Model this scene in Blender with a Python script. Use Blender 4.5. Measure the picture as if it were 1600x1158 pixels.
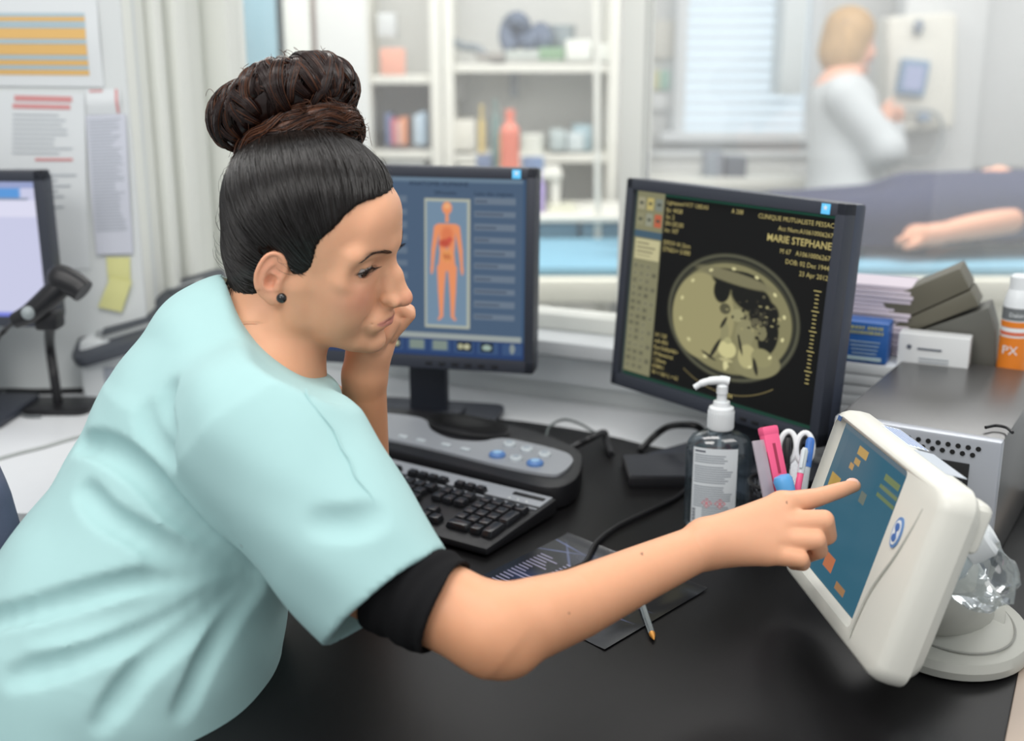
import bpy, bmesh, math, random
import numpy as np
from mathutils import Matrix, Vector, Euler
R = math.radians
rnd = random.Random(7)
SC = bpy.context.scene
for o in list(bpy.data.objects): bpy.data.objects.remove(o)
COL = SC.collection

# ---------------------------------------------------------------- camera
PITCH = R(15.3); FPX = 1830.0; CZ = 1.36
cam_d = bpy.data.cameras.new('camera'); cam = bpy.data.objects.new('camera', cam_d); COL.objects.link(cam)
cam.location = (0, 0, CZ); cam.rotation_euler = (math.pi/2 - PITCH, 0, 0)
cam_d.sensor_width = 36; cam_d.lens = 36*FPX/1600
cam_d.clip_start = 0.02; cam_d.clip_end = 60
cam_d.dof.use_dof = True; cam_d.dof.focus_distance = 1.28; cam_d.dof.aperture_fstop = 2.8
SC.camera = cam

# ---------------------------------------------------------------- world and lights
w = bpy.data.worlds.new('world'); SC.world = w; w.use_nodes = True
bg = w.node_tree.nodes['Background']; bg.inputs[0].default_value = (0.93, 0.97, 1.0, 1); bg.inputs[1].default_value = 0.55
def area(name, loc, size, power, color=(1, 1, 1), target=None, rot=(0, 0, 0)):
    l = bpy.data.lights.new(name, 'AREA'); l.shape = 'RECTANGLE'; l.size, l.size_y = size; l.energy = power; l.color = color
    o = bpy.data.objects.new(name, l); COL.objects.link(o); o.location = loc; o.rotation_euler = rot
    if target is not None:
        o.rotation_euler = (Vector(target) - Vector(loc)).to_track_quat('-Z', 'Y').to_euler()
    return o
area('ceiling_lamp', (-0.35, 0.95, 2.55), (1.2, 0.7), 16, (1.0, 0.975, 0.94))
area('ceiling_lamp', (0.9, 0.2, 2.5), (1.2, 0.7), 11, (1.0, 0.975, 0.94), target=(0.0, 1.3, 0.9))
area('ceiling_lamp', (-0.9, -0.5, 2.35), (1.0, 0.8), 16, (1.0, 0.975, 0.94), target=(-0.1, 1.25, 0.95))
area('scan_room_lamp', (-0.6, 3.3, 2.6), (1.6, 1.0), 42, (1.0, 0.99, 0.95))
area('scan_room_lamp', (1.6, 3.3, 2.6), (1.6, 1.0), 42, (1.0, 0.99, 0.96))
SC.view_settings.view_transform = 'Standard'; SC.view_settings.look = 'None'
SC.view_settings.exposure = 0.12; SC.view_settings.gamma = 1.0; SC.view_settings.use_curve_mapping = False

# ---------------------------------------------------------------- pixel rays to places
CP, SP = math.cos(PITCH), math.sin(PITCH)
def ray(px, py):
    a, b = (px-800)/FPX, (579-py)/FPX
    return Vector((a, CP + b*SP, -SP + b*CP))
def P(px, py, d): return Vector((0, 0, CZ)) + ray(px, py)*d
def PZ(px, py, z):
    r = ray(px, py); return Vector((0, 0, CZ)) + r*((z-CZ)/r.z)
def PY(px, py, y):
    r = ray(px, py); return Vector((0, 0, CZ)) + r*(y/r.y)

# ---------------------------------------------------------------- materials
def lin(c):
    return tuple((x/12.92 if x <= .04045 else ((x+.055)/1.055)**2.4) for x in c)
def rgb(r, g, b): return lin((r/255, g/255, b/255))
MATS = {}
def mat(name, color, rough=0.5, metal=0.0, spec=0.5, coat=0.0, noise=0.0, nscale=40.0, bump=0.0, bscale=200.0, sss=0.0, trans=0.0, alpha=1.0, attr=None, emit=0.0, ior=1.45, stretch=(1, 1, 1), sheen=0.0):
    if name in MATS: return MATS[name]
    m = bpy.data.materials.new(name); m.use_nodes = True; nt = m.node_tree; b = nt.nodes['Principled BSDF']
    L = nt.links.new
    b.inputs['Base Color'].default_value = (*color, 1); b.inputs['Roughness'].default_value = rough
    b.inputs['Metallic'].default_value = metal; b.inputs['Specular IOR Level'].default_value = spec
    b.inputs['Coat Weight'].default_value = coat; b.inputs['Coat Roughness'].default_value = 0.1
    b.inputs['IOR'].default_value = ior
    b.inputs['Transmission Weight'].default_value = trans; b.inputs['Alpha'].default_value = alpha
    b.inputs['Sheen Weight'].default_value = sheen
    if sss:
        b.inputs['Subsurface Weight'].default_value = sss; b.inputs['Subsurface Radius'].default_value = (1, .35, .2); b.inputs['Subsurface Scale'].default_value = 0.008
    src = None
    if attr:
        a = nt.nodes.new('ShaderNodeVertexColor'); a.layer_name = attr; src = a.outputs[0]
    tc = nt.nodes.new('ShaderNodeTexCoord'); mp = nt.nodes.new('ShaderNodeMapping'); mp.inputs['Scale'].default_value = stretch
    L(tc.outputs['Object'], mp.inputs[0])
    n = nt.nodes.new('ShaderNodeTexNoise'); n.inputs['Scale'].default_value = nscale; n.inputs['Detail'].default_value = 3; L(mp.outputs[0], n.inputs[0])
    mr = nt.nodes.new('ShaderNodeMapRange'); mr.inputs[3].default_value = 1-max(noise, .01); mr.inputs[4].default_value = 1+max(noise, .01); L(n.outputs[0], mr.inputs[0])
    mx = nt.nodes.new('ShaderNodeMix'); mx.data_type = 'RGBA'; mx.blend_type = 'MULTIPLY'; mx.inputs[0].default_value = 1
    mx.inputs[6].default_value = (*color, 1)
    if src: L(src, mx.inputs[6])
    L(mr.outputs[0], mx.inputs[7]); L(mx.outputs[2], b.inputs['Base Color'])
    if bump:
        n2 = nt.nodes.new('ShaderNodeTexNoise'); n2.inputs['Scale'].default_value = bscale; n2.inputs['Detail'].default_value = 4; L(mp.outputs[0], n2.inputs[0])
        bp = nt.nodes.new('ShaderNodeBump'); bp.inputs['Strength'].default_value = bump; bp.inputs['Distance'].default_value = 0.001
        L(n2.outputs[0], bp.inputs['Height']); L(bp.outputs[0], b.inputs['Normal'])
    if emit:
        if src: L(src, b.inputs['Emission Color'])
        else: b.inputs['Emission Color'].default_value = (*color, 1)
        b.inputs['Emission Strength'].default_value = emit
    MATS[name] = m; return m
def glow(name, color, s=1.0, attr=None):
    """a lit display surface: emission under a glossy cover"""
    if name in MATS: return MATS[name]
    m = mat(name, (0.01, 0.01, 0.01), rough=0.3, spec=0.08)
    nt = m.node_tree; b = nt.nodes['Principled BSDF']
    if attr:
        a = nt.nodes.new('ShaderNodeVertexColor'); a.layer_name = attr; nt.links.new(a.outputs[0], b.inputs['Emission Color'])
    else: b.inputs['Emission Color'].default_value = (*color, 1)
    b.inputs['Emission Strength'].default_value = s
    return m
def pane_mat(name, tint=(1, 1, 1), haze=0.06, hazecol=(1, 1, 1), gloss=0.06):
    if name in MATS: return MATS[name]
    m = bpy.data.materials.new(name); m.use_nodes = True; nt = m.node_tree; nt.nodes.clear(); L = nt.links.new
    out = nt.nodes.new('ShaderNodeOutputMaterial'); tr = nt.nodes.new('ShaderNodeBsdfTransparent'); tr.inputs[0].default_value = (*tint, 1)
    gl = nt.nodes.new('ShaderNodeBsdfGlossy'); gl.inputs['Roughness'].default_value = 0.02
    df = nt.nodes.new('ShaderNodeBsdfDiffuse'); df.inputs[0].default_value = (*hazecol, 1)
    m1 = nt.nodes.new('ShaderNodeMixShader'); m1.inputs[0].default_value = haze; L(tr.outputs[0], m1.inputs[1]); L(df.outputs[0], m1.inputs[2])
    lw = nt.nodes.new('ShaderNodeLayerWeight'); lw.inputs[0].default_value = 0.25
    mr = nt.nodes.new('ShaderNodeMapRange'); mr.inputs[3].default_value = gloss; mr.inputs[4].default_value = 0.6; L(lw.outputs['Fresnel'], mr.inputs[0])
    m2 = nt.nodes.new('ShaderNodeMixShader'); L(mr.outputs[0], m2.inputs[0]); L(m1.outputs[0], m2.inputs[1]); L(gl.outputs[0], m2.inputs[2])
    L(m2.outputs[0], out.inputs[0]); MATS[name] = m; return m

# ---------------------------------------------------------------- mesh helpers
class MB:
    def __init__(s): s.v = []; s.f = []; s.mi = []; s.m = Matrix(); s.k = 0
    def add(s, vs, fs, M=None):
        T = s.m @ M if M is not None else s.m
        n = len(s.v); s.v += [tuple(T @ Vector(v)) for v in vs]
        s.f += [tuple(i+n for i in f) for f in fs]; s.mi += [s.k]*len(fs); return s
    def bm(s, b, M=None):
        b.verts.ensure_lookup_table(); b.verts.index_update()
        s.add([v.co[:] for v in b.verts], [[v.index for v in f.verts] for f in b.faces], M); b.free(); return s
    def box(s, c, size, bev=0.0, seg=2, M=None, rot=None, taper=None):
        b = bmesh.new(); bmesh.ops.create_cube(b, size=1)
        for v in b.verts:
            v.co = Vector((v.co.x*size[0], v.co.y*size[1], v.co.z*size[2]))
            if taper and v.co.z > 0: v.co.x *= taper; v.co.y *= taper
        if bev: bmesh.ops.bevel(b, geom=b.edges[:], offset=bev, segments=seg, profile=0.6, affect='EDGES')
        T = Matrix.Translation(c)
        if rot: T = T @ Euler(rot).to_matrix().to_4x4()
        return s.bm(b, (M @ T) if M is not None else T)
    def quad(s, a, b, c, d): return s.add([a, b, c, d], [(0, 1, 2, 3)])
    def tube(s, pts, r, n=10, closed=False, cap=True):
        pts = [Vector(p) for p in pts]; m = len(pts); rs = r if isinstance(r, (list, tuple)) else [r]*m
        vs = []; fs = []; up = None
        for i, p in enumerate(pts):
            a = pts[(i-1) % m] if (closed or i > 0) else p; b = pts[(i+1) % m] if (closed or i < m-1) else p
            t = (b-a)
            if t.length < 1e-9: t = Vector((0, 0, 1))
            t.normalize()
            if up is None: up = t.orthogonal().normalized()
            up = (up - t*up.dot(t))
            if up.length < 1e-6: up = t.orthogonal()
            up.normalize(); sd = t.cross(up)
            for k in range(n):
                an = 2*math.pi*k/n; vs.append(tuple(p + (up*math.cos(an)+sd*math.sin(an))*rs[i]))
        for i in range(m if closed else m-1):
            j = (i+1) % m
            for k in range(n):
                l = (k+1) % n; fs.append((i*n+k, i*n+l, j*n+l, j*n+k))
        if cap and not closed:
            fs.append(tuple(range(n-1, -1, -1))); fs.append(tuple((m-1)*n+k for k in range(n)))
        return s.add(vs, fs)
    def lathe(s, prof, n=32, M=None, sx=1.0, sy=1.0):
        vs = []; fs = []; m = len(prof)
        for (r, z) in prof:
            for k in range(n):
                a = 2*math.pi*k/n; vs.append((r*math.cos(a)*sx, r*math.sin(a)*sy, z))
        for i in range(m-1):
            for k in range(n):
                l = (k+1) % n; fs.append((i*n+k, i*n+l, (i+1)*n+l, (i+1)*n+k))
        if prof[0][0] > 1e-6: fs.append(tuple(range(n-1, -1, -1)))
        if prof[-1][0] > 1e-6: fs.append(tuple((m-1)*n+k for k in range(n)))
        return s.add(vs, fs, M)
    def prism(s, poly, z0, z1, M=None, bev=0.0):
        b = bmesh.new(); vs = [b.verts.new((x, y, z0)) for x, y in poly]; f = b.faces.new(vs)
        r = bmesh.ops.extrude_face_region(b, geom=[f])
        for e in r['geom']:
            if isinstance(e, bmesh.types.BMVert): e.co.z = z1
        bmesh.ops.recalc_face_normals(b, faces=b.faces[:])
        if bev:
            bmesh.ops.bevel(b, geom=[e for e in b.edges if e.calc_face_angle(0) > 0.5], offset=bev, segments=2, profile=.6, affect='EDGES')
        return s.bm(b, M)
    def sphere(s, c, r, n=16, M=None):
        b = bmesh.new(); bmesh.ops.create_uvsphere(b, u_segments=n, v_segments=n//2+2, radius=1)
        rr = r if isinstance(r, (tuple, list)) else (r, r, r)
        for v in b.verts: v.co = Vector((v.co.x*rr[0], v.co.y*rr[1], v.co.z*rr[2])) + Vector(c)
        return s.bm(b, M)
    def text(s, body, size, M, align='LEFT', ext=0.0, bold=0.0):
        """M maps the text plane (x right, y up) to place"""
        cu = bpy.data.curves.new('t', 'FONT'); cu.body = body; cu.size = size; cu.align_x = align; cu.extrude = ext; cu.resolution_u = 2; cu.offset = bold
        o = bpy.data.objects.new('t', cu); COL.objects.link(o); bpy.context.view_layer.update()
        me = bpy.data.meshes.new_from_object(o.evaluated_get(bpy.context.evaluated_depsgraph_get()))
        s.add([v.co[:] for v in me.vertices], [tuple(p.vertices) for p in me.polygons], M)
        bpy.data.objects.remove(o); bpy.data.curves.remove(cu); bpy.data.meshes.remove(me); return s
def wmat(o):
    return o.matrix_basis.copy() if o.parent is None else wmat(o.parent) @ o.matrix_parent_inverse @ o.matrix_basis
def obj(name, mb, mats, parent=None, ang=35, world=False):
    me = bpy.data.meshes.new(name); me.from_pydata(mb.v, [], mb.f); me.validate()
    for m in (mats if isinstance(mats, (list, tuple)) else [mats]): me.materials.append(m)
    if len(me.polygons) == len(mb.mi): me.polygons.foreach_set('material_index', mb.mi)
    me.shade_smooth(); me.set_sharp_from_angle(angle=R(ang))
    o = bpy.data.objects.new(name, me); COL.objects.link(o)
    if parent is not None:
        o.parent = parent
        if world:
            pm = wmat(parent)
            o.matrix_parent_inverse = pm.inverted()
    return o
def tag(o, label=None, cat=None, group=None, kind=None):
    if label: o['label'] = label
    if cat: o['category'] = cat
    if group: o['group'] = group
    if kind: o['kind'] = kind
    return o
def thing(name, label, cat, loc=(0, 0, 0), rz=0.0, group=None):
    o = bpy.data.objects.new(name, None); COL.objects.link(o); o.location = loc; o.rotation_euler = (0, 0, rz); o.empty_display_size = .05
    return tag(o, label, cat, group)
def struct(name, mb, m): return tag(obj(name, mb, m), kind='structure')
def copy_tree(o, parent=None):
    c = o.copy(); COL.objects.link(c); c.parent = parent
    for ch in [x for x in bpy.data.objects if x.parent == o]: copy_tree(ch, c)
    return c
def smooth_path(pts, n=8):
    """Catmull-Rom through the points"""
    pts = [Vector(p) for p in pts]; out = []
    q = [pts[0]*2-pts[1]] + pts + [pts[-1]*2-pts[-2]]
    for i in range(1, len(q)-2):
        for k in range(n):
            t = k/n; a, b, c, d = q[i-1:i+3]
            out.append(0.5*((2*b) + (c-a)*t + (2*a-5*b+4*c-d)*t*t + (3*b-a-3*c+d)*t**3))
    out.append(pts[-1]); return out
def rrect(w, h, r, n=5):
    out = []
    for (cx, cy, a0) in ((w/2-r, h/2-r, 0), (-w/2+r, h/2-r, 90), (-w/2+r, -h/2+r, 180), (w/2-r, -h/2+r, 270)):
        for k in range(n+1):
            a = R(a0+90*k/n); out.append((cx+r*math.cos(a), cy+r*math.sin(a)))
    return out
class Img:
    """a picture shown by a flat surface: colours stored on a fine grid of vertices"""
    def __init__(s, nx, ny, w, h, bgc):
        s.nx, s.ny, s.w, s.h = nx, ny, w, h
        u, v = np.meshgrid(np.linspace(0, 1, nx), np.linspace(0, 1, ny)); s.u, s.v = u, v
        s.c = np.zeros((ny, nx, 3)) + np.array(bgc)
    def blend(s, mask, col): m = np.clip(mask, 0, 1)[..., None]; s.c = s.c*(1-m) + np.array(col)*m
    def rect(s, u0, v0, u1, v1, col, a=1.0):
        m = ((s.u >= u0) & (s.u <= u1) & (s.v >= v0) & (s.v <= v1)).astype(float)*a; s.blend(m, col)
    def ell(s, cu, cv, ru, rv, col, soft=.08, rot=0, a=1.0):
        x, y = s.u-cu, (s.v-cv); c, n = math.cos(rot), math.sin(rot)
        x, y = x*c+y*n, -x*n+y*c
        d = np.sqrt((x/ru)**2+(y/rv)**2); s.blend(np.clip((1-d)/soft, 0, 1)*a, col)
    def cap(s, a, b, r1, r2, col, asp=1.0):
        ax, ay = a; bx, by = b; x, y = (s.u-ax)*asp, s.v-ay; dx, dy = (bx-ax)*asp, by-ay
        t = np.clip((x*dx+y*dy)/(dx*dx+dy*dy+1e-9), 0, 1); d = np.sqrt((x-dx*t)**2+(y-dy*t)**2)-(r1+(r2-r1)*t)
        s.blend(np.clip(-d/0.006+.5, 0, 1), col)
    def mesh(s, name, m, parent, x0, z0, y=0.0, vert=True):
        """v runs down from the top; the surface faces -y (vert) or +z"""
        X = x0 + s.u*s.w; Z = z0 - s.v*s.h
        co = np.stack([X, np.full_like(X, y), Z] if vert else [X, Z, np.full_like(X, y)], -1).reshape(-1, 3)
        idx = np.arange(s.nx*s.ny).reshape(s.ny, s.nx)
        f = np.stack([idx[1:, :-1], idx[1:, 1:], idx[:-1, 1:], idx[:-1, :-1]], -1).reshape(-1, 4)
        me = bpy.data.meshes.new(name); me.from_pydata(co.tolist(), [], f.tolist())
        ca = me.color_attributes.new('col', 'FLOAT_COLOR', 'POINT')
        ca.data.foreach_set('color', np.concatenate([s.c.reshape(-1, 3), np.ones((s.nx*s.ny, 1))], 1).astype(np.float32).ravel())
        me.materials.append(m); o = bpy.data.objects.new(name, me); COL.objects.link(o); o.parent = parent; return o
# ================================================================ setting
WHITE = rgb(225, 228, 228)
m_wall = mat('painted_wall', rgb(216, 220, 220), rough=.7, noise=.02, nscale=8, bump=.1, bscale=300)
m_cream = mat('cream_frame_paint', rgb(226, 228, 222), rough=.4, noise=.01)
m_trim = mat('white_trim_paint', rgb(222, 226, 228), rough=.35, noise=.01)
m_far = mat('scan_room_wall', rgb(218, 219, 217), rough=.7, noise=.02, nscale=3)
m_floor = mat('grey_vinyl_floor', rgb(150, 152, 150), rough=.45, noise=.06, nscale=30)
m_black = mat('black_laminate', (0.0065, 0.0062, 0.0068), rough=.40, spec=.24, noise=.15, nscale=60, bump=.12, bscale=900)
m_wtop = mat('white_laminate', rgb(228, 230, 232), rough=.35, noise=.02)

b = MB(); b.box((0, 2.2, -.01), (7, 7.4, .02)); struct('floor', b, m_floor)

# glazed wall seen at an angle, its right side nearer
WA = R(26); WU = Vector((math.cos(WA), -math.sin(WA), 0)); WN = Vector((math.sin(WA), math.cos(WA), 0))
W0 = Vector((.118, 2.06, 0))
MW = Matrix((( WU.x, WN.x, 0, W0.x), (WU.y, WN.y, 0, W0.y), (0, 0, 1, 0), (0, 0, 0, 1)))
def PW(px, py, off=0.0):
    """pixel -> (s along wall, z) on the plane of the glazed wall"""
    r = ray(px, py); o = Vector((0, 0, CZ)); t = ((W0+WN*off-o).dot(WN))/r.dot(WN); p = o+r*t
    return (p-W0).dot(WU), p.z
sL = PW(338, 300)[0]; sR = 1.75
b = MB(); b.m = MW
b.box(((sL+sR)/2, .05, .42), (sR-sL, .1, .84))
struct('wall_front', b, m_wall)
b = MB(); b.m = MW
b.box(((sL+sR)/2, .012, .852), (sR-sL, .166, .026), bev=.004)
b.box(((sL+sR)/2, -.012, .80), (sR-sL, .02, .05), bev=.004)
struct('trim_1', b, m_trim)
b = MB(); b.m = MW
sm = (PW(964, 250)[0]+PW(998, 250)[0])/2; mw = PW(998, 250)[0]-PW(964, 250)[0]
s1 = PW(300, 200)[0]; s2 = PW(352, 200)[0]
b.box((sm, .04, 1.5), (mw, .06, 1.3), bev=.006)
b.box((sR-.02, .04, 1.5), (.05, .06, 1.3), bev=.006)
b.box(((s1+s2)/2+.01, .04, 1.5), (s2-s1, .06, 1.3), bev=.006)
b.box(((sL+sR)/2, .04, .880), (sR-sL, .06, .03), bev=.006)
b.box(((sL+sR)/2, .04, 2.17), (sR-sL, .06, .06), bev=.006)
fr = tag(obj('window_1', b, m_cream), kind='structure')
m_glass = pane_mat('painted_haze_glass', haze=.07, gloss=.03)  # white mixed into the pane imitates a milky haze
m_glass2 = pane_mat('painted_reflection_glass', haze=.12, gloss=.03)  # stronger white mix imitates the bright hazy reflection in this pane
b = MB(); b.m = MW; b.box(((s2+sm)/2, .045, 1.52), (sm-s2-mw/2+.02, .006, 1.26)); obj('pane', b, m_glass, fr)
b = MB(); b.m = MW; b.box(((sR+sm)/2, .045, 1.52), (sR-sm-.04, .006, 1.26)); obj('pane', b, m_glass2, fr)

# left wall with notices, then boards stepping back to the glazed wall
YL = 2.14
xl = PY(212, 300, YL).x
b = MB(); b.box(((-2.6+xl)/2, YL+.05, 1.3), (xl+2.6, .1, 2.6)); struct('wall_left', b, m_wall)
pA = Vector((xl, YL, 0)); pB = W0+WU*(sL+.02)
dirv = (pB-pA); ln = dirv.length; ang = math.atan2(dirv.y, dirv.x)
b = MB(); b.m = Matrix.Translation(pA) @ Matrix.Rotation(ang, 4, 'Z')
b.box((ln/2, .05, 1.3), (ln, .03, 2.6))
for (a0, a1, dy) in ((0, .13, -.012), (.15, .36, .012), (.39, .47, -.004), (.50, .55, .01), (.60, .74, -.006), (.78, .97, .008)):
    b.box((ln*(a0+a1)/2, .03+dy, 1.3), (ln*(a1-a0), .03, 2.6), bev=.006)
struct('trim_2', b, m_cream)

# scanning room beyond the glass
b = MB(); b.box((.2, 5.25, 1.3), (6.4, .1, 2.6)); struct('wall_back', b, m_far)
b = MB(); b.box((3.2, 3.2, 1.3), (.1, 4.2, 2.6)); struct('wall_right', b, m_far)

# ---------------------------------------------------------------- desks
ZD = .74
edge = [PZ(x, y, ZD) for x, y in ((478, 640), (600, 641), (700, 648), (800, 656), (880, 667), (950, 680), (1020, 697), (1060, 702), (1090, 700))]
edge = smooth_path([(p.x, p.y, 0) for p in edge], 4); edge.append(W0+WU*.30-WN*.004)
rb = PZ(1588, 1066, ZD); rt = PZ(1604, 985, ZD)
dirr = (rt-rb).normalized(); rn = rb-dirr*.55
tf_ = ((W0-WN*.004-rb).dot(WN))/dirr.dot(WN); rfar = rb+dirr*tf_; rfar.z = 0
poly = [(p.x, p.y) for p in edge]+[(rfar.x, rfar.y), (rn.x, rn.y), (-.30, .52), (-.30, 1.2), (edge[0].x-.02, edge[0].y-.01)]
b = MB(); b.prism(poly, ZD-.03, ZD, bev=.002)
desk = thing('desk', 'black laminate desktop with a curved back edge under the keyboard and monitors', 'desk', (0, 0, 0))
obj('desktop', b, m_black, desk)
m_beige = mat('beige_edging', rgb(176, 160, 146), rough=.5)
b = MB(); pr = Vector((dirr.y, -dirr.x, 0)); 
q = [rn, rfar, rfar+pr*.035, rn+pr*.035]; b.prism([(v.x, v.y) for v in q], ZD-.035, ZD+.001, bev=.002)
obj('edge_strip', b, m_beige, desk)
for (x, y) in ((-.2, .62), (-.2, 1.45), (.55, .62), (.62, 1.35)):
    b = MB(); b.box((x, y, .355), (.05, .05, .71), bev=.005); obj('leg', b, m_black, desk)

wd = thing('side_counter', 'white laminate counter running along the window and the left wall', 'counter', (0, 0, 0))
b = MB(); e2 = W0+WU*sL-WN*.002
poly2 = [(e2.x, e2.y), (xl, YL-.003), (-2.3, YL-.003), (-2.3, 1.52), (-.62, 1.52), (-.5, 1.6), (edge[0].x-.003, edge[0].y)]
poly2 += [(p.x-.0005, p.y+.0015) for p in edge[1:]]
b.prism(poly2, ZD-.04, ZD-.002)
obj('worktop', b, m_wtop, wd)
for (x, y) in ((-2.2, 1.6), (-.75, 1.6), (-2.2, 2.05)):
    b = MB(); b.box((x, y, .35), (.06, .06, .70), bev=.005); obj('leg', b, m_trim, wd)

# ---------------------------------------------------------------- notices on the left wall
def notice(name, pts, m, label, cat='paper', group=None, off=.003):
    """a sheet of paper on the left wall given by its corners"""
    c = [PY(x, y, YL-off) for x, y in pts]; o = c[0].copy(); b = MB()
    n = 6; vs = []; 
    for j in range(n+1):
        for i in range(n+1):
            u, v = i/n, j/n; p = (c[0]*(1-u)+c[1]*u)*(1-v)+(c[3]*(1-u)+c[2]*u)*v
            vs.append((p.x-o.x, -.004*(math.sin(v*3.1)**2)*(1 if cat == 'paper' else .3)-.0, p.z-o.z))
    for v in vs[:]: vs.append((v[0], v[1]+.0008, v[2]))
    N = (n+1)**2; fs = []
    for j in range(n):
        for i in range(n):
            a = j*(n+1)+i; f = (a, a+1, a+n+2, a+n+1); fs.append(f[::-1]); fs.append(tuple(k+N for k in f))
    ring = [i for i in range(n+1)]+[(j+1)*(n+1)-1 for j in range(1, n+1)]+[n*(n+1)+i for i in range(n-1, -1, -1)]+[j*(n+1) for j in range(n-1, 0, -1)]
    for k in range(len(ring)):
        a, d = ring[k], ring[(k+1) % len(ring)]; fs.append((a, d, d+N, a+N))
    b.add(vs, fs); r = obj(name, b, m); r.location = o; tag(r, label, cat, group); return r, c, o
m_paper = mat('white_paper', rgb(222, 226, 228), rough=.8)
m_paper2 = mat('grey_printed_paper', rgb(206, 209, 220), rough=.8)
m_red = mat('red_ink', rgb(214, 150, 150), rough=.8); m_ink = mat('grey_ink', rgb(178, 184, 190), rough=.8)
m_or = mat('orange_cell_ink', rgb(226, 184, 116), rough=.8); m_bl = mat('blue_grey_cell_ink', rgb(176, 196, 204), rough=.8)
m_yel = mat('yellow_sticky_paper', rgb(218, 217, 152), rough=.8)
def ink(parent, c, o, rects, m, nm='print'):
    b = MB()
    for (u0, v0, u1, v1) in rects:
        def q(u, v):
            p = (c[0]*(1-u)+c[1]*u)*(1-v)+(c[3]*(1-u)+c[2]*u)*v
            return (p.x-o.x, -.004*(math.sin(v*3.1)**2)-.0012, p.z-o.z)
        k = max(1, int((v1-v0)*12))
        for j in range(k):
            a, d = v0+(v1-v0)*j/k, v0+(v1-v0)*(j+1)/k
            b.quad(q(u0, a), q(u0, d), q(u1, d), q(u1, a))
    return obj(nm, b, m, parent)
n1, c, o = notice('timetable', ((-60, -12), (150, -12), (163, 136), (-60, 134)), m_paper, 'timetable sheet with orange and blue grey rows at the top of the left wall')
rows = [(.215, .255, m_bl), (.257, .30, m_or), (.305, .34, m_bl), (.345, .375, m_bl), (.378, .49, m_or), (.495, .54, m_bl), (.545, .66, m_or), (.665, .71, m_bl), (.715, .77, m_or), (.775, .815, m_bl), (.82, .875, m_or)]
ink(n1, c, o, [(.0, a+.0, .905, b_) for a, b_, m in rows if m is m_or], m_or, 'row_band')
ink(n1, c, o, [(.0, a+.0, .905, b_) for a, b_, m in rows if m is m_bl], m_bl, 'row_band')
n2, c, o = notice('notice_sheet', ((-8, 142), (132, 146), (140, 420), (-8, 425)), m_paper, 'white notice with red heading lines below the orange timetable', off=.002)
ink(n2, c, o, [(.22, .02, .86, .05), (.2, .065, .84, .09), (.45, .36, .86, .375)], m_red)
rr = random.Random(3)
ink(n2, c, o, [(.2, .12+.026*i, .2+rr.uniform(.45, .7), .128+.026*i) for i in range(9)]+[(.2, .42+.03*i, .2+rr.uniform(.3, .7), .43+.03*i) for i in range(8)], m_ink)
n4, c, o = notice('notice_sheet', ((134, 140), (187, 139), (191, 178), (137, 180)), m_paper, 'small paper slip with a red margin above the grey list', off=.002)
ink(n4, c, o, [(.86, .0, .94, .96), (.1, .02, .5, .1)], m_red)
n3, c, o = notice('printed_list', ((134, 181), (196, 178), (208, 396), (151, 398)), m_paper2, 'long grey printed list hanging on the left wall beside the window frame', off=.006)
ink(n3, c, o, [(.06, .03+.0225*i, .06+rr.uniform(.55, .86), .036+.0225*i) for i in range(36)], m_ink)
notice('sticky_note', ((166, 402), (203, 402), (204, 446), (170, 446)), m_yel, 'upper yellow sticky note under the grey list', 'note', off=.004)
notice('sticky_note', ((172, 434), (206, 440), (190, 488), (153, 480)), m_yel, 'lower yellow sticky note hanging askew under the grey list', 'note', off=.008)

# ================================================================ scanning room contents
m_shelf = mat('shelf_laminate', rgb(222, 221, 212), rough=.5)
m_navyobj = mat('dark_blue_rubber', rgb(92, 104, 124), rough=.6)
def cab(name, label, px0, px1, Y, ztop, shelves, mid=None, back=True, dep=.35, zbot=0.0):
    x0, x1 = PY(px0, 150, Y).x, PY(px1, 150, Y).x
    t = thing(name, label, 'shelf', ((x0+x1)/2, Y, 0)); wd_ = x1-x0
    for sx in (-1, 1):
        b = MB(); b.box((sx*(wd_/2-.02), dep/2, (ztop+zbot)/2), (.04, dep, ztop-zbot), bev=.003); obj('side_panel', b, m_shelf, t)
    b = MB(); b.box((0, dep-.01, (ztop+zbot)/2), (wd_-.08, .02, ztop-zbot)); obj('back_panel', b, m_far, t)
    for py in shelves:
        z = PY((px0+px1)/2, py, Y).z; b = MB(); b.box((0, dep/2, z-.015), (wd_-.082, dep-.03, .03), bev=.003); obj('shelf', b, m_shelf, t)
    return t
Y1 = 4.35
cab('narrow_bookcase', 'narrow cream open shelf unit behind the glass left of the wide shelves', 562, 690, Y1, 2.0, (118, 236, 350, 480), dep=.34)
cab('wide_shelving', 'wide grey shelf unit behind the glass holding medical supplies', 692, 968, Y1, 2.0, (100, 242, 360, 480), dep=.4)
def zat(px, py, Y): return PY(px, py, Y)
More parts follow.
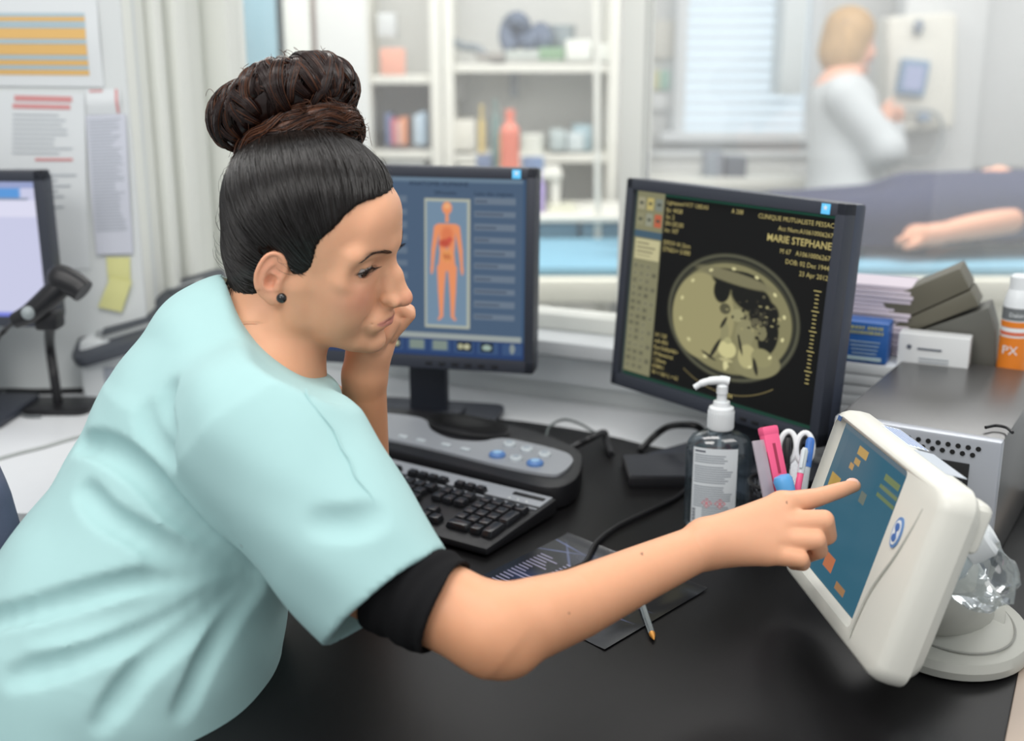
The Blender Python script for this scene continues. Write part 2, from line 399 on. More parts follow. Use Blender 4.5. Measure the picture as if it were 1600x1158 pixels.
def item(name, label, cat, px0, py0, px1, py1, Y, m, kind='box', dep=None, group=None, dz=0.0, zb=None):
    """a small object standing on a shelf: front at Y, outline between the two pixels"""
    a, c_ = PY(px0, py1, Y), PY(px1, py0, Y)
    if zb is not None: a.z = zb
    w_ = abs(c_.x-a.x); h_ = abs(c_.z-a.z); b = MB()
    if kind == 'box': b.box((0, (dep or w_)/2, h_/2), (w_, dep or w_, h_), bev=min(w_, h_)*.06)
    elif kind == 'bottle': b.lathe([(0, 0), (w_*.46, 0), (w_/2, h_*.03), (w_/2, h_*.68), (w_*.22, h_*.8), (w_*.2, h_*.84), (w_*.25, h_*.86), (w_*.25, h_), (0, h_)], 20, Matrix.Translation((0, w_/2, 0)))
    elif kind == 'tub': b.lathe([(0, 0), (w_*.45, 0), (w_*.48, h_*.1), (w_*.5, h_*.8), (w_*.53, h_*.82), (w_*.53, h_*.98), (0, h_)], 20, Matrix.Translation((0, w_/2, 0)))
    o = obj(name, b, m); o.location = ((a.x+c_.x)/2, Y, a.z+dz); return tag(o, label, cat, group)
def M_(n, r, g, b_, **k): return mat(n, rgb(r, g, b_), **k)
# narrow bay
item('sticky_note', 'salmon note pad standing on the upper shelf of the narrow bookcase', 'note', 594, 62, 632, 104, 4.37, M_('salmon_card', 232, 168, 146), dep=.02, dz=-.03)
item('cardboard_box', 'pale box on the top shelf of the narrow bookcase', 'box', 590, 20, 618, 58, 4.4, M_('pale_box', 205, 208, 208), dep=.1)
bk = [(603, 178, 611, (96, 110, 150)), (611, 186, 620, (196, 96, 106)), (620, 190, 626, (208, 180, 170)), (626, 184, 635, (226, 150, 110)), (647, 180, 655, (190, 204, 214)), (655, 176, 665, (170, 190, 206))]
nmz = ['blue', 'red', 'beige', 'orange', 'pale blue', 'grey blue']
for i, (x0, y0, x1, cc) in enumerate(bk):
    b_ = item('book', nmz[i]+' spined book standing on the middle shelf of the narrow bookcase', 'book', x0, y0, x1, 227, 4.37, M_('book_'+nmz[i].replace(' ', '_'), *cc, rough=.5), dep=.16, group='books in the narrow bookcase')
item('folded_cloth', 'white bundle on the lower shelf of the narrow bookcase', 'cloth', 600, 250, 664, 300, 4.38, M_('white_cloth', 214, 216, 212, rough=.9), dep=.2)
# upper shelf of the wide bay
Y2 = 4.37
def hose(name, label, pts, Y, r, m, cat):
    b = MB(); o = PY(*pts[0], Y); b.tube(smooth_path([PY(x, y, Y)+Vector((0, .02*(i % 3), 0))-o for i, (x, y) in enumerate(pts)], 6), r, 10); q = obj(name, b, m); q.location = o; return tag(q, label, cat)
item('boot', 'grey upright holder at the left end of the upper wide shelf', 'holder', 688, 44, 704, 98, Y2, M_('slate_plastic', 118, 128, 136), kind='tub')
hose('breathing_tube', 'thin dark tube lying on the upper wide shelf beside the grey holder', [(704, 62), (722, 72), (745, 76), (765, 90), (788, 92)], 4.42, .016, M_('grey_rubber', 132, 140, 146), 'tube')
hose('coiled_hose', 'dark coiled hose standing on the upper wide shelf', [(800, 78), (792, 60), (796, 38), (808, 30), (818, 40), (816, 58), (826, 66), (838, 54), (846, 46), (852, 62), (846, 78)], 4.45, .030, m_navyobj, 'hose')
item('instrument_tray', 'long grey tray under the coiled hose', 'tray', 790, 78, 842, 92, Y2, M_('tray_grey', 184, 190, 184), dep=.2)
item('instrument_tray', 'dull brown tray left of the coiled hose', 'tray', 744, 82, 788, 95, Y2, M_('tray_brown', 150, 146, 140), dep=.2)
item('storage_box', 'green box on the upper wide shelf', 'box', 842, 74, 882, 94, Y2, M_('green_plastic', 132, 162, 130), dep=.2)
item('storage_box', 'large white box at the right of the upper wide shelf', 'box', 884, 62, 925, 94, Y2, M_('white_plastic', 226, 228, 220), dep=.2)
item('storage_box', 'flat white box behind the metal pole on the upper wide shelf', 'box', 927, 68, 952, 96, Y2, M_('white_plastic', 226, 228, 220), dep=.2)
item('ultrasound_probe', 'grey bundle lying behind the large white box', 'bundle', 856, 38, 900, 74, 4.5, M_('soft_grey', 150, 160, 166), kind='tub', dz=-.0)
item('wall_dispenser', 'dark grey dispenser hanging under the upper wide shelf', 'dispenser', 796, 108, 810, 152, 4.6, M_('dark_grey_plastic', 140, 146, 154), dep=.06)
item('wall_dispenser', 'pale grey dispenser hanging at the left under the upper shelf', 'dispenser', 702, 112, 728, 158, 4.6, M_('pale_grey_plastic', 192, 192, 192), dep=.06)
# lower shelf
ZT = PY(790, 268, 4.0).z
st_ = thing('supply_table', 'narrow cream table carrying bottles hidden behind the left monitor', 'table', (PY(795, 268, 4.1).x, 4.12, 0))
b = MB(); b.box((0, 0, ZT-.012), (.36, .30, .022), bev=.004); obj('tabletop', b, m_shelf, st_)
for sx in (-.16, .16):
    for sy in (-.13, .13): b = MB(); b.box((sx, sy, (ZT-.024)/2), (.025, .025, ZT-.024), bev=.003); obj('leg', b, m_shelf, st_)
item('storage_box', 'cream carton on the middle wide shelf with small print', 'box', 690, 188, 742, 236, Y2, M_('cream_card', 216, 214, 204), dep=.25)
item('spray_bottle', 'slim yellow bottle behind the left monitor', 'bottle', 748, 163, 757, 235, 4.2, M_('yellow_plastic', 214, 190, 120), kind='bottle', zb=ZT)
item('spray_bottle', 'tall slim dark green bottle standing among the supplies', 'bottle', 768, 155, 780, 262, 4.12, M_('dark_green_plastic', 112, 138, 134), kind='bottle', zb=ZT)
item('spray_bottle', 'tall orange red bottle with a narrow neck above the left monitor', 'bottle', 782, 172, 812, 268, 4.0, M_('orange_red_plastic', 226, 128, 106), kind='bottle', zb=ZT)
item('spray_bottle', 'yellow orange bottle beside the tall orange red bottle', 'bottle', 773, 206, 788, 266, 4.18, M_('amber_plastic', 220, 176, 96), kind='bottle', zb=ZT)
item('storage_box', 'dark blue carton above the left monitor', 'box', 744, 244, 768, 270, 4.02, M_('dark_blue_card', 98, 112, 142), dep=.1, zb=ZT)
item('storage_box', 'blue carton right of the orange red bottle', 'box', 816, 248, 850, 275, 4.05, M_('mid_blue_card', 110, 132, 168), dep=.1, zb=ZT)
item('water_jug', 'white canister standing on the middle wide shelf', 'jug', 815, 210, 851, 247, Y2, M_('white_plastic', 226, 228, 220), kind='tub')
for i, (x0, x1, cc, nn) in enumerate(((860, 884, (176, 188, 188), 'grey'), (886, 912, (196, 206, 208), 'pale'), (896, 925, (160, 184, 192), 'blue grey'))):
    item('storage_box', nn+' low carton on the middle wide shelf right of the canister', 'box', x0, 204+4*i if i < 2 else 196, x1, 236, Y2+.03*i, M_('carton_'+nn.replace(' ', '_'), *cc), dep=.15)
# supply trolley with pole
tr = thing('supply_trolley', 'low trolley with a blue drawer body and cream top right of the left monitor', 'trolley', (.22, 3.85, 0))
zt = PY(890, 338, 3.85).z
b = MB(); b.box((0, .2, zt-.01), (.34, .42, .02), bev=.006); obj('top', b, m_shelf, tr)
b = MB(); b.box((-.07, .2, zt-.10), (.14, .34, .14), bev=.01); obj('drawer', b, M_('teal_blue_plastic', 110, 152, 174, rough=.4), tr)
b = MB(); b.box((.08, .2, zt-.10), (.14, .34, .14), bev=.01); obj('drawer', b, M_('teal_blue_plastic', 110, 152, 174, rough=.4), tr)
for sx in (-.155, .155):
    for sy in (.03, .37):
        b = MB(); b.tube([(sx, sy, .03), (sx, sy, zt-.02)], .014); obj('leg', b, M_('brushed_steel', 170, 172, 172, metal=.8, rough=.35), tr)
        b = MB(); b.sphere((sx, sy, .03), .03, 10); obj('castor', b, m_navyobj, tr)
item('disinfectant_bottle', 'white bottle with magenta and blue label right of the left monitor', 'bottle', 832, 268, 852, 334, 3.95, M_('magenta_blue_label', 168, 150, 206), kind='bottle')
item('instrument_tray', 'small cream dish on the trolley by the pole foot', 'tray', 856, 322, 900, 336, 3.95, M_('cream_dish', 216, 216, 196), dep=.12)
pole = thing('drip_stand', 'slim cream metal pole standing behind the glass right of the shelves', 'stand', (PY(944, 320, 3.87).x, 3.87, 0))
x_t = PY(922, 0, 3.87).x-pole.location.x
b = MB(); b.tube([(0, 0, .04), (x_t*.6, 0, 1.4), (x_t, 0, 1.9)], .011); obj('pole', b, m_shelf, pole)
b = MB(); b.lathe([(0, 0), (.14, 0), (.14, .015), (.03, .05), (0, .05)], 24); obj('base', b, m_shelf, pole)

# teal cabinet and pillar at the left behind the glass
Y3 = 3.6
def slab(name, label, cat, x0, x1, py0, py1, Y, m, dep=.05, struct_=False, z0=None):
    a, c_ = PY(x0, py1, Y), PY(x1, py0, Y); z0 = a.z if z0 is None else z0
    b = MB(); b.box((0, dep/2, (c_.z-z0)/2), (c_.x-a.x, dep, c_.z-z0), bev=.006); o = obj(name, b, m); o.location = ((a.x+c_.x)/2, Y, z0)
    return tag(o, kind='structure') if struct_ else tag(o, label, cat)
dp = slab('door_1', '', '', 362, 442, -60, 120, Y3, M_('teal_door_paint', 146, 182, 196, rough=.3), struct_=True, z0=0)
b = MB(); b.box((.0, -.02, 0), (.02, .03, .2), bev=.006); h = obj('panel_highlight', b, m_trim, dp); h.location = (-.055, 0, 1.5)  # white bar stands in for the highlight on the teal panel
slab('trim_3', '', '', 442, 478, -60, 300, Y3, m_cream, dep=.08, struct_=True, z0=0)
slab('wall_partition', '', '', 505, 566, -60, 300, Y3+.02, m_far, dep=.06, struct_=True, z0=0)
slab('trim_4', '', '', 478, 506, -60, 300, Y3+.06, M_('dusty_rose_strip', 196, 178, 172), dep=.03, struct_=True, z0=0)

# window with blinds
YB = 5.14
x0, x1 = PY(1070, 100, YB).x, PY(1262, 100, YB).x; zb = PY(1100, 205, YB).z
b = MB(); b.box(((x0+x1)/2, YB+.03, zb+.5), (x1-x0, .02, 1.0)); wn = obj('window_2', b, glow('daylight_glass', rgb(206, 224, 234), 1.35)); tag(wn, kind='structure')
b = MB()
for i in range(22): b.box(((x0+x1)/2, YB-.0, zb+.03+i*.045), (x1-x0-.02, .03, .003), rot=(R(38), 0, 0))
t = tag(obj('window_blind', b, M_('white_blind', 216, 224, 230, rough=.6)), 'white slatted blind drawn over the far window', 'blind')
b = MB(); b.box(((x0+x1)/2, YB-.02, zb-.02), (x1-x0+.2, .1, .04), bev=.005); b.box((x0-.02, YB, zb+.5), (.05, .05, 1.0), bev=.004); b.box((x1+.02, YB, zb+.5), (.05, .05, 1.0), bev=.004)
struct('trim_5', b, m_trim)
item('wall_chart', 'cream notice board sheet left of the far window', 'chart', 1005, 32, 1066, 92, 5.17, M_('cream_card', 216, 214, 204), dep=.02)
item('wall_chart', 'green edged chart low beside the far window', 'chart', 1032, 110, 1046, 140, 5.17, M_('mint_card', 160, 206, 186), dep=.02)
item('wall_chart', 'yellow edged chart left of the green edged chart', 'chart', 1020, 110, 1031, 140, 5.17, M_('yellow_card', 214, 214, 170), dep=.02)
item('wall_chart', 'white chart above the radiator left of the far window', 'chart', 1000, 145, 1066, 172, 5.17, M_('white_card', 222, 224, 224), dep=.02)
rd = thing('radiator', 'long white radiator under the far window', 'radiator', ((x0+x1)/2+.1, 5.05, .72))
b = MB(); b.box((0, 0, .0), (x1-x0+.5, .08, .42), bev=.01); obj('panel', b, m_far, rd)
b = MB(); b.box((0, -.05, .22), (x1-x0+.5, .04, .02), bev=.004); obj('grille', b, m_trim, rd)
item('desk_phone', 'black device on the counter behind the right monitor', 'device', 1134, 246, 1168, 278, 4.70, M_('dark_device', 84, 90, 100), dep=.12)
item('desk_phone', 'smaller dark grey device left of the black device', 'device', 1102, 238, 1130, 276, 4.70, M_('mid_device', 130, 136, 146), dep=.12)
ct = thing('far_counter', 'pale counter top against the far wall under the window', 'counter', (PY(1120, 280, 4.7).x, 4.82, 0))
zc = PY(1130, 277, 4.70).z
b = MB(); b.box((0, 0, zc-.02), (.72, .36, .04), bev=.005); obj('worktop', b, m_shelf, ct)
b = MB(); b.box((0, 0, (zc-.04)/2), (.68, .32, zc-.04), bev=.005); obj('cabinet', b, m_far, ct)

# x-ray machine column
xm = thing('scanner_column', 'pale grey scanner column with a tilted blue framed display behind the glass', 'scanner', (PY(1450, 200, 4.72).x, 4.72, 0))
def xz(px, py, Y=4.72): p = PY(px, py, Y); return p.x-xm.location.x, p.z
xa, za = xz(1392, 22); xb, zb2 = xz(1484, 205)
m_mach = M_('machine_beige', 218, 216, 206, rough=.45)
b = MB(); b.box(((xa+xb)/2, .06, (za+zb2)/2), (xb-xa, .16, za-zb2), bev=.03, seg=3, rot=(0, R(-4), 0)); obj('housing', b, m_mach, xm)
b = MB(); b.box(((xa+xb)/2+.13, .2, .95), (.34, .14, 1.9), bev=.03); obj('column', b, M_('machine_grey', 206, 208, 208, rough=.5), xm)
xc, zc_ = xz(1421, 121)
b = MB(); b.box((xc, -.035, zc_), (.112, .03, .135), bev=.01, rot=(0, R(6), 0)); obj('display_frame', b, M_('slate_blue_plastic', 112, 142, 172), xm)
b = MB(); b.box((xc, -.052, zc_), (.07, .006, .09), rot=(0, R(6), 0)); obj('display', b, glow('display_lavender', rgb(168, 178, 214), .9), xm)
b = MB(); kx, kz = xz(1430, 42); b.sphere((kx, -.04, kz), (.02, .02, .03), 12); obj('knob', b, M_('slate_knob', 128, 138, 150), xm)
b = MB(); q = [(1398, 182), (1404, 172), (1430, 170), (1458, 178), (1466, 205), (1460, 232), (1442, 248), (1420, 250), (1400, 244)]
b.tube(smooth_path([(xz(x, y)[0], -.05, xz(x, y)[1]) for x, y in q], 5), .007, 8); obj('cable', b, M_('grey_cable', 150, 156, 158), xm)
b = MB(); kx, kz = xz(1436, 182); b.box((kx, -.05, kz), (.045, .03, .03), bev=.008); obj('connector', b, M_('slate_connector', 126, 146, 168), xm)
slab('cable_conduit', 'narrow blue grey conduit at the right end of the far wall', 'conduit', 1586, 1604, -40, 265, 5.1, M_('blue_grey_conduit', 166, 180, 192))
slab('wall_cabinet', 'white wall cabinet behind the standing woman by the far window', 'cabinet', 1218, 1268, -60, 150, 4.9, M_('cabinet_pale', 200, 208, 210), dep=.2)
slab('tall_locker', 'tall pale grey panel at the right behind the scanner column', 'panel', 1492, 1700, -60, 262, 4.95, M_('panel_grey', 203, 205, 205), dep=.05)

# patient table
tb = thing('examination_table', 'long cream examination table carrying the lying patient', 'table', (1.0, 3.45, 0))
A = R(-4)
b = MB(); b.box((.35, .12, .70), (3.2, .62, .07), bev=.02, rot=(0, 0, 0)); obj('tabletop', b, M_('cream_table', 224, 222, 208, rough=.5), tb)
b = MB(); b.box((.6, .1, .34), (1.6, .42, .66), bev=.03); obj('pedestal', b, M_('cream_table', 224, 222, 208, rough=.5), tb)
b = MB(); b.box((.25, .12, .750), (2.6, .54, .026), bev=.012, seg=2); tag(obj('mattress_cover', b, M_('light_blue_sheet', 122, 170, 192, rough=.8), None), 'light blue sheet spread under the patient on the table', 'sheet').location = (1.0, 3.45, .0)
# ================================================================ things on the desk
m_mon = mat('monitor_plastic', rgb(52, 56, 66), rough=.45, noise=.05, nscale=200, bump=.05)
m_monside = mat('monitor_side_plastic', rgb(62, 68, 82), rough=.4)
m_blackp = mat('black_plastic', (0.012, 0.012, 0.014), rough=.4, noise=.1, bump=.08, bscale=700)
m_silver = mat('silver_grey_plastic', rgb(150, 154, 160), rough=.38, noise=.03, nscale=300)
m_star = mat('glowing_blue_sticker', rgb(96, 190, 240), rough=.4, emit=.25)  # sticker is no lamp; part of its brightness is emission
m_starw = mat('white_print', rgb(225, 235, 240), rough=.4)

def monitor(name, label, corner, right, yaw, tilt=4.5):
    """corner: the lower left (right=False) or lower right (right=True) front corner of the panel"""
    Wm, Hm = .405, .325
    M = Matrix.Translation(corner) @ Matrix.Rotation(R(yaw), 4, 'Z')
    base = M @ Vector(((-Wm/2 if right else Wm/2), .085, 0)); base.z = ZD
    t = thing(name, label, 'monitor', base, R(yaw))
    pz = corner.z-ZD
    PM = Matrix.Translation((0, -.085, pz)) @ Matrix.Rotation(R(-tilt), 4, 'X')
    bt, bb, bs = .0175, .021, .0155
    b = MB(); b.m = PM
    # bezel: four rails round the display
    b.box((0, .012, Hm-bt/2), (Wm, .024, bt), bev=.003); b.box((0, .012, bb/2), (Wm, .024, bb), bev=.003)
    for sx in (-1, 1): b.box((sx*(Wm/2-bs/2), .012, Hm/2), (bs, .024, Hm), bev=.003)
    obj('bezel', b, m_mon, t)
    b = MB(); b.m = PM; b.box((0, .033, Hm/2), (Wm, .026, Hm), bev=.006); b.box((0, .058, Hm/2-.01), (Wm*.62, .03, Hm*.66), bev=.012, taper=None)
    for i in range(9): b.box((-.09+i*.0225, .075, Hm*.72), (.012, .004, .05))
    obj('back_shell', b, m_monside, t)
    b = MB(); b.box((0, .012, (pz+.09)/2), (.066, .022, pz+.09-.01), bev=.004); b.box((0, -.0, pz+.06), (.09, .05, .09), bev=.008)
    obj('stand_neck', b, m_mon, t)
    b = MB(); b.prism(rrect(.235, .19, .02), 0, .012, bev=.003); b.prism(rrect(.12, .10, .02), .012, .022, bev=.004); obj('stand_base', b, m_mon, t)
    b = MB(); b.m = PM
    for i in range(6): b.box((.03+i*.022, -.0005, bb*.45), (.011, .002, .004), bev=.0005)
    obj('button_row', b, m_blackp, t)
    b = MB(); b.m = PM; b.box((Wm/2-.030, -.0006, Hm-bt/2-.0005), (.0135, .0016, .0135), bev=.0004); s = obj('energy_sticker', b, m_star, t)
    b = MB(); b.m = PM; c = Vector((Wm/2-.030, -.0017, Hm-bt/2+.001)); pts = [(c.x+(.004 if k % 2 == 0 else .0018)*math.sin(math.pi*k/5), c.y, c.z+(.004 if k % 2 == 0 else .0018)*math.cos(math.pi*k/5)) for k in range(10)]
    b.add(pts, [tuple(range(9, -1, -1))]); obj('star', b, m_starw, s)
    sc = thing('x', None, None); sc.name = 'screen'
    return t, PM, (-Wm/2+bs, Hm-bt, Wm-2*bs, Hm-bt-bb), sc
def screen_text(b, PM, box, u, v, body, size, align='LEFT', y=-.0024, bold=0.0):
    x0, z0, w_, h_ = box
    b.text(body, size, PM @ Matrix.Translation((x0+u*w_, y+.0095, z0-v*h_)) @ Matrix.Rotation(math.pi/2, 4, 'X'), align, bold=bold)

# ---- left monitor: anatomy page
t1, PM1, B1, junk = monitor('computer_monitor', 'dark framed monitor showing a standing human figure on a blue page, behind the woman', P(832, 586, 1.87), True, -13, tilt=3)
bpy.data.objects.remove(junk)
im = Img(230, 190, B1[2], B1[3], rgb(72, 92, 116))
im.rect(0, 0, 1, .022, rgb(104, 124, 142)); im.rect(.985, 0, 1, 1, rgb(60, 84, 112))
im.rect(.555, .115, .757, .838, rgb(170, 174, 160)); im.rect(.567, .13, .745, .825, rgb(112, 136, 158))
for i in range(10):
    v = .105+.0715*i; im.rect(.775, v, .955, v+.034, rgb(104, 118, 134)); im.rect(.78, v+.012, .80+.1*((i*37) % 10)/10+.03, v+.022, rgb(74, 86, 104))
    im.rect(.08, v, .26, v+.034, rgb(104, 118, 134)); im.rect(.30, v, .48, v+.034, rgb(96, 112, 130))
im.rect(0, .872, .985, .903, rgb(150, 158, 156)); im.rect(0, .903, 1, 1, rgb(40, 62, 104))
for i in range(9):
    u = .045+.107*i; im.rect(u, .912, u+.09, .978, rgb(56, 80, 118))
    k = i % 4
    if i in (4, 5): im.rect(u+.012, .915, u+.078, .965, rgb(122, 136, 128))
    if i == 6 or i == 3: im.rect(u+.012, .915, u+.078, .965, rgb(28, 32, 34)); im.ell(u+.03, .94, .013, .016, rgb(170, 170, 140)); im.ell(u+.058, .94, .015, .016, rgb(180, 180, 150))
    if i == 7: im.rect(u+.012, .915, u+.07, .965, rgb(30, 40, 48)); im.ell(u+.04, .94, .022, .016, rgb(150, 170, 160))
    if i == 8: im.ell(u+.045, .94, .012, .03, rgb(130, 140, 140))
asp = B1[2]/B1[3]
bx = .656; sk = rgb(226, 142, 96); sk2 = rgb(214, 120, 80)
def cp(a, b_, r1, r2, col=sk): im.cap((bx+a[0], a[1]), (bx+b_[0], b_[1]), r1, r2, col, asp)
cp((0, .20), (0, .235), .009, .010); cp((-.035, .27), (.035, .27), .018, .018)
for s in (-1, 1):
    cp((s*.018, .28), (s*.018, .40), .026, .020); cp((s*.014, .42), (s*.018, .50), .024, .026)
    cp((s*.045, .275), (s*.060, .40), .016, .011); cp((s*.060, .40), (s*.066, .50), .011, .007); cp((s*.066, .50), (s*.068, .53), .009, .005)
    cp((s*.024, .50), (s*.026, .63), .026, .017); cp((s*.026, .63), (s*.025, .77), .017, .009); cp((s*.025, .77), (s*.036, .79), .009, .006)
im.ell(bx, .165, .024, .038, sk, soft=.2); im.ell(bx, .155, .018, .02, rgb(232, 170, 120), soft=.5)
im.ell(bx, .31, .035, .055, sk2, soft=.5); im.ell(bx-.01, .36, .035, .03, rgb(186, 78, 60), soft=.5); im.ell(bx+.012, .34, .018, .02, rgb(196, 80, 66), soft=.6); im.ell(bx, .43, .03, .045, rgb(222, 150, 90), soft=.5)
for i in range(4): im.ell(bx-.012+.008*i, .43+.01*(i % 2), .006, .02, rgb(190, 110, 70), soft=.5)
g_scr = glow('anatomy_page_display', (1, 1, 1), .92, attr='col')
s1o = im.mesh('screen', g_scr, t1, B1[0], B1[1], y=.008); s1o.matrix_parent_inverse = PM1
b = MB(); screen_text(b, PM1, B1, .62, .045, 'ANATOMIE HUMAINE', .010, 'CENTER'); screen_text(b, PM1, B1, .65, .092, 'Silhouette', .009, 'CENTER'); screen_text(b, PM1, B1, .86, .092, 'Liste des organes', .009, 'CENTER')
obj('screen_print', b, glow('dark_slate_print', rgb(38, 52, 74), .6), t1)

# ---- right monitor: CT slice
t2, PM2, B2, junk = monitor('computer_monitor', 'dark framed monitor turned sideways showing a grey abdominal scan slice', P(953, 599, 1.87), False, -52, tilt=4.5)
bpy.data.objects.remove(junk)
im = Img(330, 270, B2[2], B2[3], rgb(6, 7, 7)); K = rgb
im.rect(0, 0, 1, .012, K(20, 62, 48)); im.rect(0, .985, 1, 1, K(22, 58, 46))
im.rect(0, .0, .165, .98, K(126, 124, 96)); im.rect(0, .0, .012, 1, K(60, 70, 66))
for j in range(2):
    for i in range(3): im.rect(.018+.05*i, .03+.085*j, .056+.05*i, .095+.085*j, [K(150, 146, 120), K(178, 164, 104), K(120, 126, 116), K(134, 132, 104), K(140, 142, 124), K(176, 92, 66)][j*3+i]); im.rect(.026+.05*i, .055+.085*j, .047+.05*i, .068+.085*j, K(70, 74, 64))
im.rect(.012, .205, .165, .245, K(64, 88, 104)); im.rect(.02, .25, .16, .36, K(186, 180, 140))
for j in range(4): im.rect(.03, .27+.022*j, .10+.012*((j*7) % 4), .276+.022*j, K(110, 106, 84))
r2 = random.Random(5)
for j in range(15):
    v = .385+.039*j
    for i in range(4 if j % 2 else 3): im.rect(.02+.036*i, v, .02+.036*i+.026, v+.024, (lambda q: K(122*q, 120*q, 96*q))(r2.uniform(.82, 1.1))); im.rect(.026+.036*i, v+.009, .038+.036*i, v+.015, K(80, 80, 66))
cu, cv = .565, .565
# slice outline: rounded, flatter at the lower right
im.ell(cu, cv, .335, .322, K(92, 92, 74), soft=.05); im.ell(cu, cv, .322, .308, K(34, 35, 30), soft=.04); im.ell(cu, cv+.0, .308, .290, K(62, 62, 48), soft=.03)
im.ell(cu, cv+.005, .298, .278, K(128, 124, 90), soft=.03)
im.ell(cu-.14, cv+.02, .165, .225, K(150, 144, 104), soft=.05)
im.ell(cu+.15, cv+.20, .12, .07, K(132, 128, 94), soft=.1, rot=-.3)
for (a, b_, ra, rb_, ro) in ((-.02, -.19, .10, .055, .1), (.09, -.12, .11, .075, .3), (.16, -.05, .075, .08, .5), (-.055, -.13, .045, .07, 0), (.19, .05, .05, .10, .1), (.06, -.20, .10, .04, .15)): im.ell(cu+a, cv+b_, ra, rb_, K(20, 21, 18), soft=.15, rot=ro)
im.ell(cu+.0, cv-.20, .22, .035, K(118, 114, 86), soft=.3, rot=.12)
for (a, b_, ra, rb_, c_) in ((.035, -.02, .035, .035, (150, 146, 108)), (.08, .06, .05, .075, (136, 132, 98)), (-.02, .09, .022, .07, (138, 134, 98)), (.0, .16, .05, .048, (196, 190, 138)), (.10, .17, .048, .065, (172, 166, 120)), (.0, .115, .02, .018, (164, 160, 116)), (.17, .16, .055, .05, (140, 136, 98)), (.13, .0, .03, .03, (96, 92, 70)), (.16, .04, .025, .04, (120, 116, 86)), (-.03, -.04, .03, .03, (80, 78, 58))): im.ell(cu+a, cv+b_, ra, rb_, K(*c_), soft=.18)
im.ell(cu+.1, cv+.17, .054, .071, K(60, 58, 44), soft=.1, a=.0)
for (a, b_, ra, rb_) in ((-.06, .17, .012, .07), (.062, .12, .008, .06), (-.03, .03, .01, .04), (.145, .21, .012, .05), (-.09, .215, .05, .008)): im.ell(cu+a, cv+b_, ra, rb_, K(44, 43, 34), soft=.3, rot=.4 if a < 0 else -.3)
im.ell(cu, cv+.235, .013, .035, K(206, 200, 150), soft=.2); im.ell(cu, cv+.215, .04, .010, K(176, 170, 126), soft=.3)
for k in range(14):
    a = 2*math.pi*k/14+.2; im.ell(cu+.262*math.cos(a), cv+.245*math.sin(a), .013, .009, K(206, 200, 150), soft=.4, rot=a+1.57)
r3 = random.Random(9)
for k in range(60): im.ell(cu+.13+r3.gauss(0, .06), cv-.03+r3.gauss(0, .06), r3.uniform(.005, .014), r3.uniform(.004, .012), K(*r3.choice([(24, 24, 20), (92, 88, 68), (150, 144, 104), (50, 48, 38)])), soft=.5)
d = np.abs(np.sqrt(((im.u-cu)/.40)**2+((im.v-.50)/.45)**2)-1); im.blend(np.clip(1-d/.006, 0, 1)*((im.v > .86) & (im.u > .35) & (im.u < .82)), K(150, 136, 90))
g2 = glow('scan_display', (1, 1, 1), .95, attr='col')
s2o = im.mesh('screen', g2, t2, B2[0], B2[1], y=.008); s2o.matrix_parent_inverse = PM2
b = MB(); T_ = lambda u, v, s, z, al='LEFT', bo=0: screen_text(b, PM2, B2, u, v, s, z, al, bold=bo)
T_(.99, .055, 'CLINIQUE MUTUALISTE PESSAC', .0090, 'RIGHT'); T_(.99, .100, 'Acc Num:A10610006267', .0088, 'RIGHT'); T_(.99, .155, 'MARIE STEPHANE', .0138, 'RIGHT', .0002)
T_(.99, .205, 'M 67   A10610006267', .0092, 'RIGHT'); T_(.99, .25, 'DOB: 02 Dec 1944', .0092, 'RIGHT'); T_(.99, .295, '23 Apr 2012', .0092, 'RIGHT')
T_(.18, .05, 'Lightspeed VCT 128DAS', .0082); T_(.18, .09, 'Ex: 4428', .0095); T_(.18, .125, 'Se: 2', .0095); T_(.18, .16, 'SN I35.00', .0095); T_(.18, .195, 'Im: 107', .0095); T_(.18, .26, 'DFOV 41.2cm', .0095); T_(.18, .295, 'STND/+ 5.000', .0095); T_(.52, .05, 'A 208', .0088)
for i, s_ in enumerate(('kV 120', 'mA 450', 'Rot 0.60s/HE+', '39.4mm/rot', '1.25mm', '0.984:1', 'W = 361 L = 61')): T_(.18, .75+.034*i, s_, .0086)
T_(.56, .965, 'P 204', .0095)
obj('screen_print', b, glow('khaki_print', rgb(186, 172, 112), .9), t2)
b = MB(); x0, z0, w_, h_ = B2
for i in range(24): b.m = PM2; b.box((x0+.955*w_, .006, z0-(.35+.019*i)*h_), (.006 if i % 5 else .012, .0004, .0012))
obj('scale_ruler', b, glow('khaki_print', rgb(186, 172, 112), .9), t2)

# ---- left background workstation
tL = thing('computer_monitor', 'monitor with a lavender page at the far left in front of the notices', 'monitor', (0, 0, 0))
c0 = P(84, 520, 1.98); tL.location = (c0.x-.21, c0.y+.05, ZD); tL.rotation_euler = (0, 0, R(-3))
hL = P(62, 266, 1.98).z-c0.z; pzL = c0.z-ZD+.003
b = MB(); wL = .42
b.box((0, 0, pzL+hL-.009), (wL, .03, .018), bev=.003); b.box((0, 0, pzL+.009), (wL, .03, .018), bev=.003)
for sx in (-1, 1): b.box((sx*(wL/2-.009), 0, pzL+hL/2), (.018, .03, hL), bev=.003)
obj('bezel', b, m_mon, tL)
b = MB(); b.box((0, .03, pzL+hL/2), (wL*.96, .03, hL*.96), bev=.01); obj('back_shell', b, m_mon, tL)
b = MB(); b.box((0, .05, pzL/2+.05), (.07, .03, pzL+.1), bev=.004); obj('stand_neck', b, m_mon, tL)
b = MB(); b.prism(rrect(.24, .18, .02), 0, .014, bev=.003); obj('stand_base', b, m_mon, tL)
